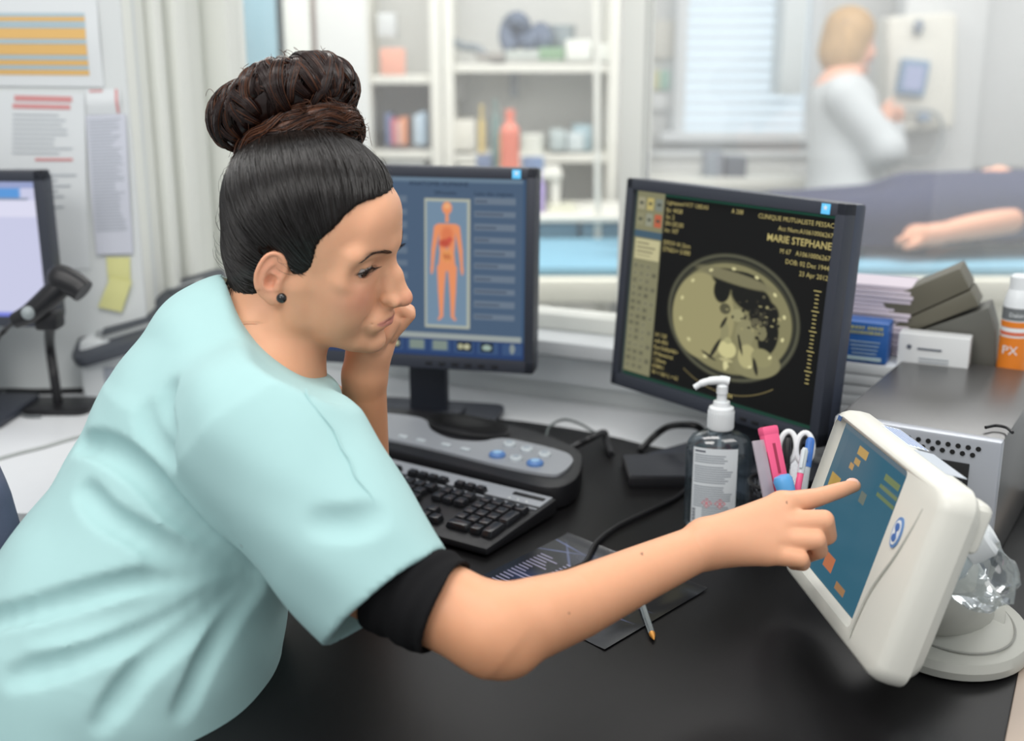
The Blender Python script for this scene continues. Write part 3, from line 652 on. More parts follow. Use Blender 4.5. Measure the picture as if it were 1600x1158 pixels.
im = Img(60, 60, wL-.03, hL-.03, rgb(198, 200, 226)); im.rect(0, 0, 1, .06, rgb(150, 160, 200)); im.rect(0, .06, .93, .12, rgb(90, 150, 214)); im.rect(0, .12, .95, .15, rgb(130, 140, 160)); im.rect(0, .15, 1, .26, rgb(216, 216, 236)); im.rect(0, .95, 1, 1, rgb(120, 130, 220))
im.mesh('screen', glow('lavender_display', (1, 1, 1), .95, attr='col'), tL, -wL/2+.015, pzL+hL-.015, y=-.008)

# barcode scanner held in its stand
ss = thing('scanner_stand', 'thin black stand with a flat base holding the handheld scanner', 'stand', PZ(92, 640, ZD-.004))
zg = P(80, 500, 1.80).z-ss.location.z; o_ = ss.location
def LP(px, py, d, o=None): return P(px, py, d)-(o or o_)
b = MB(); b.prism(rrect(.13, .09, .02), 0, .012, bev=.003); obj('base', b, m_blackp, ss)
b = MB(); d0 = (o_-Vector((0, 0, CZ))).length*math.cos(R(2)); top = LP(78, 505, 1.83)
b.tube(smooth_path([(0, 0, .01), (-.002, 0, .06), Vector((-.004, .0, .12)), (top.x, top.y, top.z)], 5), .0085, 12); obj('pole', b, m_blackp, ss)
b = MB(); b.box(tuple(top+Vector((0, 0, .006))), (.036, .04, .03), bev=.008); obj('cradle', b, m_blackp, ss)
sg = thing('barcode_scanner', 'black handheld barcode scanner resting in its stand at the far left', 'scanner', top+o_+Vector((0, 0, .02)))
b = MB(); q = [LP(22, 502, 1.80, sg.location), LP(50, 488, 1.80, sg.location), LP(80, 462, 1.80, sg.location), LP(98, 442, 1.80, sg.location)]
b.tube(smooth_path(q, 5), [.012+.006*math.sin(i/15*2.2) for i in range(16)], 14); obj('handle', b, m_blackp, sg)
b = MB(); q = [LP(76, 432, 1.80, sg.location), LP(96, 436, 1.80, sg.location), LP(118, 446, 1.80, sg.location), LP(131, 456, 1.80, sg.location)]
b.tube(smooth_path(q, 5), [.010, .015, .019, .021, .022, .022, .022, .0215, .021, .0205, .020, .0195, .019, .019, .019, .0185], 16); obj('head', b, m_blackp, sg)
b = MB(); b.sphere(tuple(LP(44, 489, 1.785, sg.location)), .0105, 14); obj('handle_badge', b, mat('pale_grey_badge', rgb(150, 158, 160), rough=.4), sg)
b = MB(); q = [LP(22, 502, 1.8), LP(8, 516, 1.82), LP(-8, 540, 1.85), PZ(-20, 620, ZD)-o_]; b.tube(smooth_path(q, 6), .004, 8); qq = obj('scanner_cable', b, m_blackp); qq.location = o_; tag(qq, 'black cable curving down from the scanner handle', 'cable')

# card terminal
pt = thing('desktop_printer', 'white desktop printer with a sloping black and grey lid behind the woman', 'printer', PZ(215, 612, ZD-.004)+Vector((.03, -.01, 0)), R(4))
b = MB(); b.box((0, .07, .055), (.24, .2, .11), bev=.014); obj('body', b, mat('printer_white', rgb(214, 218, 220), rough=.4), pt)
b = MB(); b.box((0, -.032, .045), (.15, .008, .03), bev=.003); obj('paper_slot', b, mat('slot_grey', rgb(150, 156, 166), rough=.5), pt)
Mx = Matrix.Translation((.0, .06, .135)) @ Euler((R(14), R(-16), 0)).to_matrix().to_4x4()
b = MB(); b.prism(rrect(.28, .24, .03), -.010, .012, Mx, bev=.005); obj('lid', b, mat('dark_grey_lid', rgb(72, 76, 84), rough=.4), pt)
b = MB(); b.prism(rrect(.2, .16, .012), .0125, .016, Mx, bev=.001); k = obj('display_frame', b, mat('grey_lid_frame', rgb(150, 154, 156), rough=.35), pt)
b = MB(); b.prism(rrect(.17, .125, .006), .0165, .018, Mx); obj('display', b, mat('dark_blue_glass', rgb(46, 52, 62), rough=.1), k)
def cable(name, label, pts, r, m=None, cat='cable', n=8):
    o = Vector(pts[0]); b = MB(); b.tube(smooth_path([Vector(p)-o for p in pts], n), r, 10); q = obj(name, b, m or m_blackp); q.location = o; return tag(q, label, cat)
cable('power_cable', 'black cable lying along the foot of the left wall', [PZ(-30, 613, ZD+.003), PZ(10, 611, ZD+.003), PZ(60, 612, ZD+.003), PZ(110, 611, ZD+.003), PZ(135, 610, ZD+.003)], .0055)
cable('power_cable', 'dark cable looping across the white counter to the scanner stand', [PZ(5, 612, ZD+.004), PZ(14, 636, ZD+.001), PZ(40, 650, ZD+.001), PZ(64, 651, ZD+.001)], .0028, mat('grey_cable_dark', rgb(110, 114, 116), rough=.5))
cable('power_cable', 'pale grey cable crossing the white counter at the far left', [PZ(-20, 722, ZD+.001), PZ(30, 708, ZD+.001), PZ(70, 698, ZD+.001), PZ(110, 686, ZD+.001), PZ(150, 676, ZD+.001)], .0028, mat('pale_grey_cable', rgb(170, 174, 172), rough=.5))

# ---------------------------------------------------------------- keyboard
m_key = mat('black_key_plastic', (0.014, 0.0145, 0.017), rough=.25, spec=.8)
m_keydark = mat('key_well_black', (0.008, 0.008, 0.009), rough=.5)
kr, kl = PZ(861, 777, ZD+.026), PZ(593, 713, ZD+.026); kd = (kl-kr); kd.z = 0; ux = -kd.normalized(); yawk = math.atan2(ux.y, ux.x)
KW, KD = .44, .170
ko = kr+ux*.010; ko.z = ZD
kb = thing('keyboard', 'black keyboard with a silver strip above the keys, partly under the near sleeve', 'keyboard', ko, yawk)
b = MB()     # local: x from -KW to 0, y from -KD to 0
def wedge(b, x0, x1, y0, y1, z0, za, zb, bev=.004):
    bb = bmesh.new(); vs = [bb.verts.new(v) for v in ((x0, y0, z0), (x1, y0, z0), (x1, y1, z0), (x0, y1, z0), (x0, y0, za), (x1, y0, za), (x1, y1, zb), (x0, y1, zb))]
    for f in ((3, 2, 1, 0), (4, 5, 6, 7), (0, 1, 5, 4), (1, 2, 6, 5), (2, 3, 7, 6), (3, 0, 4, 7)): bb.faces.new([vs[i] for i in f])
    if bev: bmesh.ops.bevel(bb, geom=bb.edges[:], offset=bev, segments=2, profile=.6, affect='EDGES')
    b.bm(bb)
wedge(b, -KW, .0, -KD, .0, .004, .014, .026); obj('case', b, m_blackp, kb)
slope = (.026-.014)/KD
def kz(y): return .026+slope*y
KM = lambda x, y: Matrix.Translation((x, y, kz(y))) @ Matrix.Rotation(math.atan(slope), 4, 'X')
b = MB(); b.m = KM(-KW/2, -.019)
b.box((0, 0, .0005), (KW-.012, .034, .002), bev=.0006); obj('silver_strip', b, m_silver, kb)
b = MB(); b.m = KM(0, -.044)
for (xa, xb) in ((-.43, -.002+-.004), ): b.box(((xa+xb)/2, .0, .0005), (xb-xa, .003, .0018)); 
obj('silver_line', b, m_silver, kb)
b = MB(); b.m = KM(-.036, -.016); b.box((0, 0, .002), (.05, .008, .0015), bev=.0004); obj('label_plate', b, m_keydark, kb)
for i in range(3):
    b = MB(); b.m = KM(-.030-.014*i, -.031); b.sphere((0, 0, .0015), (.0017, .0017, .0008), 10); obj('indicator_light', b, mat('indicator_white', rgb(210, 214, 210), rough=.3), kb)
def key(x, y, w_=.0175, d_=.0175):
    b = MB(); b.m = Matrix.Translation((0, 0, 0)); b.box((0, 0, .0052), (w_, d_, .0085), bev=.0018, seg=2, taper=.80)
    return b
kproto = {}
def put_key(x, y, w_=.0172, d_=.0172):
    k = (round(w_, 4), round(d_, 4))
    if k not in kproto:
        o = obj('key', key(0, 0, *k), m_key, kb); kproto[k] = o
    else:
        o = kproto[k].copy(); COL.objects.link(o); o.parent = kb
    o.matrix_basis = KM(x, y-.0)
# number pad (rightmost), cursor block, letters; 19 mm pitch
px_ = .0190; x0 = -.018
rows_y = [-.060-.0190*i for i in range(6)]
for r_ in range(5):
    y = -.062-.019*r_ - (0.0)
    for c_ in range(4):
        if c_ == 0 and r_ in (2, 4): continue
        hgt = .0172
        if c_ == 0 and r_ in (1, 3): put_key(x0-c_*px_, y-.0095, .0172, .0362); continue
        if r_ == 4 and c_ == 3: continue
        if r_ == 4 and c_ == 2: put_key(x0-2.5*px_, y, .0362); continue
        put_key(x0-c_*px_, y)
    for c_ in range(3):
        if r_ == 2 or (r_ == 3 and c_ != 1): continue
        put_key(x0-.086-c_*px_, y)
    for c_ in range(13):
        if r_ == 4:
            continue
        put_key(x0-.152-c_*px_-(.005*r_ % .01), y)
    if r_ == 4: put_key(x0-.152-.005, y, .024); put_key(x0-.152-.11, y, .11); put_key(x0-.152-.045, y, .024)
for grp in (3, 4, 4): pass
xk = x0-.074
for n_, off in ((3, 0), (4, .066), (4, .152)):
    for c_ in range(n_): put_key(-.110-off-c_*px_+.0, -.030+.008, .0160, .0125) if False else None
for n_, off in ((3, .092), (4, .158), (4, .243)):
    for c_ in range(n_): put_key(-off-c_*.018-.012, -.0335, .0165, .0125)

# ---------------------------------------------------------------- control console behind the keyboard
zc1 = ZD+.040
top_px = [(520, 640), (594, 645), (660, 654), (674, 672), (705, 686), (750, 690), (786, 685), (835, 694), (880, 706), (893, 714), (894, 723), (878, 738), (855, 741), (780, 727), (672, 700), (592, 683), (520, 672)]
co = PZ(720, 690, ZD)
cs = thing('control_console', 'wide silver topped control console with round white and blue buttons behind the keyboard', 'console', co)
def flat(pxs, z): return [((p-co).x, (p-co).y) for p in (PZ(x, y, z) for x, y in pxs)]
b = MB(); b.prism([(v.x, v.y) for v in smooth_path([(x, y, 0) for x, y in flat(top_px+top_px[:1], zc1)], 4)[:-1]], .036, .0405); obj('top_panel', b, m_silver, cs)
body_px = [(505, 628), (600, 636), (700, 646), (800, 664), (862, 682), (900, 700), (910, 716), (900, 748), (858, 762), (780, 744), (660, 714), (590, 697), (505, 680)]
bp = [(v.x, v.y) for v in smooth_path([(x, y, 0) for x, y in flat(body_px+body_px[:1], zc1-.004)], 4)[:-1]]
b = MB(); b.prism(bp, .003, .036, bev=.004); obj('body', b, m_blackp, cs)
fr_px = [(505, 676), (590, 692), (660, 709), (780, 740), (852, 757), (864, 765), (850, 790), (780, 768), (660, 738), (590, 720), (505, 700)]
b = MB(); b.prism(flat([(505, 684), (590, 700), (660, 716), (780, 747), (868, 766), (862, 776), (780, 757), (660, 727), (590, 711), (505, 694)], ZD+.02), .002, .022, bev=.003); obj('front_ledge', b, m_blackp, cs)
b = MB(); pc = flat([(730, 668)], zc1)[0]; Mg = Matrix.Translation((pc[0], pc[1]+.01, .036)) @ Matrix.Rotation(yawk, 4, 'Z')
b.lathe([(0, .010), (.3, .010), (.6, .0095), (.85, .008), (1, .003), (1, 0)], 40, Mg @ Matrix.Diagonal((.078, .040, 1, 1)))
for i in range(15): b.box((0, -.0315+.0045*i, .0098), (2*.074*math.sqrt(max(.05, 1-((-.0315+.0045*i)/.038)**2)), .0012, .0008), M=Mg)
obj('speaker_grille', b, m_keydark, cs)
m_bb = mat('blue_button', rgb(88, 128, 186), rough=.35); m_wb = mat('white_button', rgb(196, 204, 208), rough=.35)
m_ib = mat('blue_button_face', rgb(150, 190, 226), rough=.3)
for (x, y, c_) in ((796, 694, 0), (823, 702, 0), (851, 710, 0), (806, 716, 0), (777, 710, 1), (836, 723, 1)):
    p = flat([(x, y)], zc1+.003)[0]; r_ = .0125 if c_ else .0095
    b = MB(); b.lathe([(0, .040), (r_, .040), (r_, .044), (r_*.85, .046), (0, .0465)], 24, Matrix.Translation((p[0], p[1], 0))); k = obj('button', b, m_bb if c_ else m_wb, cs)
    b = MB(); b.lathe([(0, .0466), (r_*.55, .0466), (r_*.5, .0474), (0, .0476)], 20, Matrix.Translation((p[0], p[1], 0))); obj('button_face', b, m_ib if c_ else m_star if False else mat('button_face_grey', rgb(160, 172, 182), rough=.3), k)
for (x, y) in ((727, 704), (697, 697), (658, 690), (630, 684)):
    p = flat([(x, y)], zc1)[0]; b = MB(); b.prism(rrect(.016, .008, .003), .0405, .0435, Matrix.Translation((p[0], p[1], 0)) @ Matrix.Rotation(yawk, 4, 'Z'), bev=.0006); obj('button', b, m_wb, cs)
# connector and cables behind
pC = [PZ(888, 702, ZD+.02), PZ(905, 694, ZD+.02), PZ(925, 684, ZD+.03), PZ(944, 676, ZD+.02), PZ(947, 690, ZD+.008), PZ(955, 710, ZD+.006)]
cable('data_cable', 'thick black cable leaving the console towards the window', pC, .0055)
cable('data_cable', 'thin grey cable arching over the black desktop behind the console', [PZ(853, 692, ZD+.003), PZ(858, 668, ZD+.02), PZ(880, 656, ZD+.022), PZ(905, 662, ZD+.015), PZ(930, 676, ZD+.003)], .0022, mat('dark_grey_cable', rgb(84, 92, 92), rough=.5))
cable('monitor_cable', 'black cable looping out from under the right monitor', [PZ(1000, 705, ZD+.005), PZ(1020, 684, ZD+.02), PZ(1042, 668, ZD+.04), PZ(1068, 664, ZD+.06), PZ(1092, 668, ZD+.06), PZ(1110, 690, ZD+.02)], .0055)
cable('mouse_cable', 'long black cable curving over the transparent film sheet', [PZ(1090, 742, ZD+.004), PZ(1060, 775, ZD+.004), PZ(1010, 800, ZD+.004), PZ(965, 822, ZD+.004), PZ(932, 848, ZD+.0045), PZ(915, 878, ZD+.0045), PZ(890, 890, ZD+.0045), PZ(868, 900, ZD+.0045), PZ(852, 915, ZD+.0045)], .0032)
# dark slab between console and bottle
so = PZ(1030, 735, ZD)
b = MB(); q = [PZ(x, y, ZD+.016)-so for x, y in ((972, 712), (1085, 708), (1090, 746), (983, 746))]; b.prism([(v.x, v.y) for v in q], 0, .016, bev=.002); k = thing('external_drive', 'flat black slab lying on the desk left of the hand gel bottle', 'drive', so); obj('case', b, m_blackp, k)
b = MB(); b.prism([(v.x*.96, v.y*.96) for v in q], .016, .0175); obj('lid', b, mat('dark_slate_lid', rgb(44, 46, 52), rough=.35), k)

# ---------------------------------------------------------------- transparent film sheet
fo = PZ(920, 915, ZD)
corners = [PZ(x, y, ZD+.001)-fo for x, y in ((736, 908), (887, 834), (1106, 921), (945, 1016))]
im = Img(160, 130, 1, 1, rgb(28, 29, 34))
for k in range(14):
    a = k*.7; im.ell(.55+.3*math.cos(a*1.3), .4+.3*math.sin(a), .28, .012, rgb(120, 132, 176), soft=.9, rot=a, a=.7)
im.ell(.30, .25, .16, .22, rgb(48, 58, 92), soft=.9); im.ell(.86, .62, .10, .22, rgb(92, 60, 110), soft=.9, a=.7); im.ell(.78, .3, .15, .2, rgb(66, 70, 86), soft=.9, a=.8)
r4 = random.Random(11)
for j in range(16):
    for i in range(3):
        if not (j in (5, 6) and i): im.rect(.05+.038*j, .06+.20*i, .064+.038*j, .06+.20*i+r4.uniform(.07, .17), rgb(160, 156, 182), a=.85)
fm = im.mesh('film_sheet', mat('glossy_film', (1, 1, 1), rough=.16, spec=.6, attr='col'), None, 0, 0, vert=False)
me = fm.data; co_ = np.zeros(len(me.vertices)*3); U = im.u.ravel(); V = im.v.ravel()
pa, pb_, pc_, pd = [np.array(c) for c in corners]
xyz = ((1-U)[:, None]*pa+U[:, None]*pb_)*(1-V)[:, None]+((1-U)[:, None]*pd+U[:, None]*pc_)*V[:, None]
xyz[:, 2] = .0012+.0016*np.clip((U-.9)/.1, 0, 1)**2+.001*np.clip((V-.92)/.08, 0, 1)**2
me.vertices.foreach_set('co', xyz.ravel()); me.update()
if me.polygons[0].normal.z < 0: me.flip_normals()
fm.location = fo; md = fm.modifiers.new('thick', 'SOLIDIFY'); md.thickness = .0004; md.offset = -1
tag(fm, 'dark glossy film sheet with pale print lying under the pointing arm', 'sheet')
# ballpoint pen
pa, pb_ = PZ(990, 905, ZD+.006), PZ(1022, 1000, ZD+.004); dv = (pb_-pa).normalized()
pn = thing('ballpoint_pen', 'clear ballpoint pen with an orange brass tip lying on the film sheet', 'pen', pb_)
M = dv.to_track_quat('Z', 'Y').to_matrix().to_4x4()
b = MB(); b.lathe([(0.0035, -.145), (.004, -.14), (.004, -.03), (.0037, -.014)], 6, M); obj('barrel', b, mat('clear_barrel', rgb(150, 158, 160), rough=.12, alpha=.55), pn)
b = MB(); b.lathe([(0, -.14), (.0013, -.14), (.0013, -.016), (0, -.016)], 8, M); obj('ink_tube', b, m_blackp, pn)
b = MB(); b.lathe([(.0037, -.014), (.0034, -.010), (.0012, -.002), (.0004, 0), (0, 0)], 16, M); obj('tip', b, mat('brass_tip', rgb(214, 150, 70), rough=.3, metal=.5), pn)

# ---------------------------------------------------------------- hand gel bottle
bo = PZ(1118, 822, ZD)
hb = thing('hand_gel_bottle', 'clear pump bottle of hand gel with a white label standing on the desk', 'bottle', bo, R(-6))
S = Matrix.Diagonal((1, .58, 1, 1))
m_gel = pane_mat('clear_gel_bottle', tint=(.80, .86, .89), haze=.05, hazecol=rgb(150, 170, 184), gloss=.10)
prof = [(0, .001), (.040, .001), (.0435, .005), (.0435, .108), (.042, .120), (.036, .129), (.024, .135), (.013, .137), (.0125, .146)]
b = MB(); b.lathe(prof, 48, S); obj('body', b, m_gel, hb)
b = MB(); b.lathe([(0, .0), (.0105, 0), (.011, .012), (.0105, .034), (.012, .035)], 4, Matrix.Translation((0, 0, 0)) @ Matrix.Diagonal((.01, .01, .01, 1))); 
b = MB(); b.lathe([(.0165, .139), (.0172, .141), (.0168, .165), (.016, .168), (.0115, .170), (.0105, .176), (0, .176)], 32)
for k in range(28): a = 2*math.pi*k/28; b.box((.0170*math.cos(a), .0170*math.sin(a), .152), (.0011, .0011, .022), rot=(0, 0, a))
m_pump = mat('white_pump_plastic', rgb(226, 230, 232), rough=.35)
obj('pump_collar', b, m_pump, hb)
b = MB(); b.lathe([(.0065, .170), (.0065, .186), (.0075, .187), (.0075, .197), (.006, .199), (.006, .2), (0, .201)], 24); pm = obj('pump_stem', b, m_pump, hb)
b = MB(); q = smooth_path([(.008, 0, .203), (0, 0, .2045), (-.014, 0, .2035), (-.026, -.0, .2000), (-.036, -.0, .1935)], 6)
b.tube(q, [.0062]*8+[.0055]*6+[.0048]*6+[.004]*5, 14); obj('spout', b, m_pump, pm)
b = MB(); b.tube([(0, 0, .02), (0, 0, .14)], .003, 10); obj('dip_tube', b, mat('dip_tube', rgb(190, 200, 206), rough=.3, alpha=.6), hb)
m_lab = mat('white_label', rgb(222, 228, 232), rough=.5); m_lk = mat('grey_label_print', rgb(150, 158, 166), rough=.6); m_lr = mat('pink_hazard_print', rgb(226, 150, 158), rough=.6); m_ldark = mat('dark_label_print', rgb(90, 96, 108), rough=.6)
def lab(u, z, r=.0441): # curved label coordinates; u in metres along the front
    a = -math.pi/2+u/.040; return (r*math.cos(a), .58*r*math.sin(a), z)
def labpatch(b, u0, z0, u1, z1, r):
    n = max(2, int((u1-u0)/.004)); 
    for i in range(n):
        a, c_ = u0+(u1-u0)*i/n, u0+(u1-u0)*(i+1)/n; b.quad(lab(a, z0, r), lab(c_, z0, r), lab(c_, z1, r), lab(a, z1, r))
b = MB(); labpatch(b, -.036, .012, .0215, .118, .0441); lb = obj('label', b, m_lab, hb)
b = MB(); rr = random.Random(4)
for i in range(24):
    z = .108-.0031*i
    if i in (4, 13): continue
    labpatch(b, -.033, z-.0008, -.033+rr.uniform(.036, .050), z+.0008, .04425)
for i in range(6): labpatch(b, -.020, .034-.0031*i-.0008, -.020+rr.uniform(.025, .036), .034-.0031*i+.0008, .04425)
obj('small_print', b, m_lk, lb)
b = MB(); labpatch(b, -.033, .112, -.018, .1145, .04425)
for i in range(9): labpatch(b, -.034, .014+.0022*i, -.029, .0151+.0022*i+(.0006 if i % 2 else 0), .04425)
obj('bar_code', b, m_ldark, lb)
for uc in (-.014, .002):
    b = MB()
    for k in range(4):
        pts = [(uc+.0072*math.cos(math.pi/2*j), .042+.0072*math.sin(math.pi/2*j)) for j in (k, k+1)]; pin = [(uc+.0052*math.cos(math.pi/2*j), .042+.0052*math.sin(math.pi/2*j)) for j in (k, k+1)]
        b.quad(lab(*pts[0], .0443), lab(*pts[1], .0443), lab(*pin[1], .0443), lab(*pin[0], .0443)); b.quad(lab(*pin[0], .0443), lab(*pin[1], .0443), lab(*pts[1], .0443), lab(*pts[0], .0443))
    labpatch(b, uc-.0018, .039, uc+.0018, .0445, .0443); obj('hazard_diamond', b, m_lr, lb)

# ---------------------------------------------------------------- pen cup
po = Vector((.340, 1.405, ZD)); zr = .088; rt_, rb2 = .036, .032
cup = thing('pen_cup', 'black wire mesh pen cup behind the pointing hand', 'cup', po)
b = MB(); b.tube([(rt_*math.cos(a), rt_*math.sin(a), zr) for a in [2*math.pi*k/36 for k in range(36)]], .0026, 8, closed=True); obj('rim', b, m_blackp, cup)
b = MB(); b.lathe([(0, 0), (rb2, 0), (rb2, .004), (0, .004)], 28); obj('base', b, m_blackp, cup)
b = MB(); nA, nZ = 30, 11
for k in range(nA):
    for s in (-1, 1):
        pts = []
        for j in range(7): z = .003+zr*j/6-.003*j/6; a = 2*math.pi*k/nA+s*j*.10; r_ = rb2+(rt_-rb2)*j/6; pts.append((r_*math.cos(a), r_*math.sin(a), z))
        b.tube(pts, .0007, 4, cap=False)
obj('mesh_wall', b, m_blackp, cup)
def stick(name, label, cat, pxa, pya, pxb, pyb, build, d_in=1.42, d_out=1.42, parts=None):
    A_ = P(pxa, pya, d_in); B_ = P(pxb, pyb, d_out); o = thing(name, label, cat, A_); q = (B_-A_); M = q.normalized().to_track_quat('Z', 'X').to_matrix().to_4x4()
    for nm, fn, m in build(q.length): b = MB(); b.m = M; fn(b); obj(nm, b, m, o)
    return o
m_pink = mat('pink_highlighter', rgb(240, 96, 140), rough=.4); m_pinkd = mat('dark_pink_print', rgb(160, 50, 80), rough=.5)
def hl(L): return [('barrel', lambda b: b.box((0, 0, L/2-.0), (.011, .023, L), bev=.003), m_pink), ('side_print', lambda b: (b.box((-.0056, 0, L*.52), (.0006, .005, L*.4)), b.box((.0056, 0, L*.52), (.0006, .005, L*.4))), m_pinkd), ('cap_end', lambda b: b.box((0, 0, L-.004), (.0118, .0236, .01), bev=.003), m_pink)]
def hl2(L):
    return [('barrel', lambda b: b.box((0, 0, L/2), (.011, .023, L), bev=.003), m_pink), ('side_print', lambda b: (b.box((0, .0118, L*.62), (.004, .0006, L*.35)), b.box((0, -.0118, L*.62), (.004, .0006, L*.35)), b.box((-.0056, 0, L*.62), (.0006, .004, L*.35)), b.box((.0056, 0, L*.62), (.0006, .004, L*.35))), m_pinkd), ('cap_end', lambda b: b.box((0, 0, L-.006), (.0120, .0240, .012), bev=.0035), m_pink)]
stick('highlighter_pen', 'pink highlighter leaning in the pen cup', 'pen', 1226, 800, 1199, 666, hl2, 1.40, 1.41)
stick('plastic_ruler', 'clear plastic ruler with a pink edge at the left of the pen cup', 'ruler', 1206, 800, 1184, 688, lambda L: [('blade', lambda b: b.box((0, 0, L/2), (.0035, .016, L), bev=.001), mat('clear_ruler', rgb(200, 190, 200), rough=.15, alpha=.5)), ('edge_strip', lambda b: b.box((0, .0088, L*.42), (.0036, .0012, L*.8)), m_pinkd)], 1.385, 1.40)
def sc_h(L):
    def loops(b):
        for s in (-1, 1):
            c = Vector((0, s*.010, L-.022)); b.tube([c+Vector((0, .0095*math.cos(a), .019*math.sin(a))) for a in [2*math.pi*k/28 for k in range(28)]], .0038, 10, closed=True)
    return [('blades', lambda b: (b.box((0, .003, L*.35), (.0012, .006, L*.65)), b.box((0, -.003, L*.35), (.0012, .006, L*.65))), mat('scissor_steel', rgb(170, 172, 176), rough=.25, metal=.9)), ('handle_loops', loops, mat('white_scissor_handle', rgb(224, 226, 228), rough=.35)),
            ('grip_inlay', lambda b: [b.tube([Vector((0, s*.010, L-.022))+Vector((-.0004, .0060*math.cos(a), .0150*math.sin(a))) for a in [2*math.pi*k/28 for k in range(28)]], .0030, 8, closed=True) for s in (-1, 1)], m_blackp)]
stick('scissors', 'scissors with white and black handles standing in the pen cup', 'scissors', 1236, 805, 1246, 672, sc_h, 1.43, 1.45)
def pen_(col, capc, r_=.0048):
    return lambda L: [('barrel', lambda b: b.lathe([(0, 0), (r_*.6, 0), (r_, .01), (r_, L*.62), (0, L*.62)], 16), col), ('cap', lambda b: (b.lathe([(r_*1.1, L*.6), (r_*1.12, L-.004), (r_*.7, L), (0, L)], 16), b.box((r_*1.5, 0, L*.82), (.0015, .004, L*.3), bev=.0006)), capc)]
m_bpen = mat('blue_pen_plastic', rgb(58, 112, 190), rough=.3); m_lb = mat('light_blue_cap', rgb(96, 168, 226), rough=.35)
stick('felt_pen', 'blue capped pen at the right of the pen cup', 'pen', 1250, 800, 1267, 684, pen_(m_wb, m_bpen), 1.41, 1.43)
stick('felt_pen', 'thin black pen between the highlighter and the scissors', 'pen', 1224, 800, 1231, 684, pen_(m_blackp, m_blackp, .004), 1.43, 1.44)
stick('felt_pen', 'pink and white pen behind the finger in the pen cup', 'pen', 1240, 800, 1258, 700, pen_(m_pink, m_wb, .004), 1.385, 1.40)
sp = stick('glue_stick', 'light blue capped stick lying across the pen cup rim', 'stick', 1240, 800, 1221, 744, lambda L: [('barrel', lambda b: b.lathe([(0, 0), (.007, 0), (.007, L*.6), (0, L*.6)], 16), m_wb), ('cap', lambda b: b.lathe([(.0105, L*.55), (.0115, L*.9), (.009, L), (0, L+.002)], 20), m_lb)], 1.375, 1.375)

# ---------------------------------------------------------------- touch display
DY = R(-84); DT = R(16); DW, DH = .27, .20; DBR = Vector((.335, .969, .79))
e1 = Vector((math.cos(DY), math.sin(DY), 0)); nf = Vector((math.sin(DY), -math.cos(DY), 0)); uph = Vector((0, 0, 1))*math.cos(DT)-nf*math.sin(DT); nrm = nf*math.cos(DT)+Vector((0, 0, 1))*math.sin(DT)
Dc = DBR-e1*DW/2+uph*DH/2      # centre of the front face
# local frame: x = e1, y = up the panel, z = out of the screen
MD = Matrix(((e1.x, uph.x, nrm.x, Dc.x), (e1.y, uph.y, nrm.y, Dc.y), (e1.z, uph.z, nrm.z, Dc.z), (0, 0, 0, 1)))
ib = Dc-nrm*.10; bc = PZ(1474, 992, ZD)
td = thing('touch_display', 'cream touch display with a round foot that the woman points at', 'display', (bc.x, bc.y, ZD))
MDL = Matrix.Translation(-td.location) @ MD
m_cream2 = mat('cream_device_plastic', rgb(218, 217, 208), rough=.36, noise=.015, nscale=60, bump=.06, bscale=1200)
m_cream3 = mat('grey_base_plastic', rgb(176, 176, 168), rough=.38)
def ring(outer, z0, inner, z1):  # joins two loops with the same count
    n = len(outer); vs = [(x, y, z0) for x, y in outer]+[(x, y, z1) for x, y in inner]; return vs, [(i, (i+1) % n, (i+1) % n+n, i+n) for i in range(n)]
SW, SH = .170, .160; sx0 = -.034     # visible screen, set toward the far side of the housing
def loop(w_, h_, r_, cx=0, cy=0, n=8): return [(x+cx, y+cy) for x, y in rrect(w_, h_, r_, n)]
b = MB(); b.m = MDL
loops = [(loop(SW, SH, .003, sx0, .004), -.010), (loop(SW+.004, SH+.004, .004, sx0, .004), -.009), (loop(SW+.010, SH+.010, .006, sx0, .004), .000), (loop(DW-.022, DH-.016, .016), .0012), (loop(DW-.010, DH-.007, .018), -.0015), (loop(DW-.001, DH-.001, .020), -.009), (loop(DW+.002, DH+.002, .021), -.020), (loop(DW+.002, DH+.002, .021), -.030), (loop(DW-.004, DH-.004, .020), -.0305), (loop(DW-.006, DH-.006, .020), -.032), (loop(DW-.012, DH-.012, .026), -.042), (loop(DW-.04, DH-.04, .03), -.052), (loop(DW-.08, DH-.08, .03), -.058)]
for (l0, z0), (l1, z1) in zip(loops, loops[1:]):
    b.add(*ring(l0, z0, l1, z1))
b.add([(x, y, -.058) for x, y in loops[-1][0]], [tuple(range(len(loops[-1][0])))])
hs = obj('housing', b, m_cream2, td, ang=50)
bmx = bmesh.new(); bmx.from_mesh(hs.data); bmesh.ops.remove_doubles(bmx, verts=bmx.verts[:], dist=.00005); bmesh.ops.recalc_face_normals(bmx, faces=bmx.faces[:]); bmx.to_mesh(hs.data); bmx.free(); hs.data.shade_smooth(); hs.data.set_sharp_from_angle(angle=R(50))
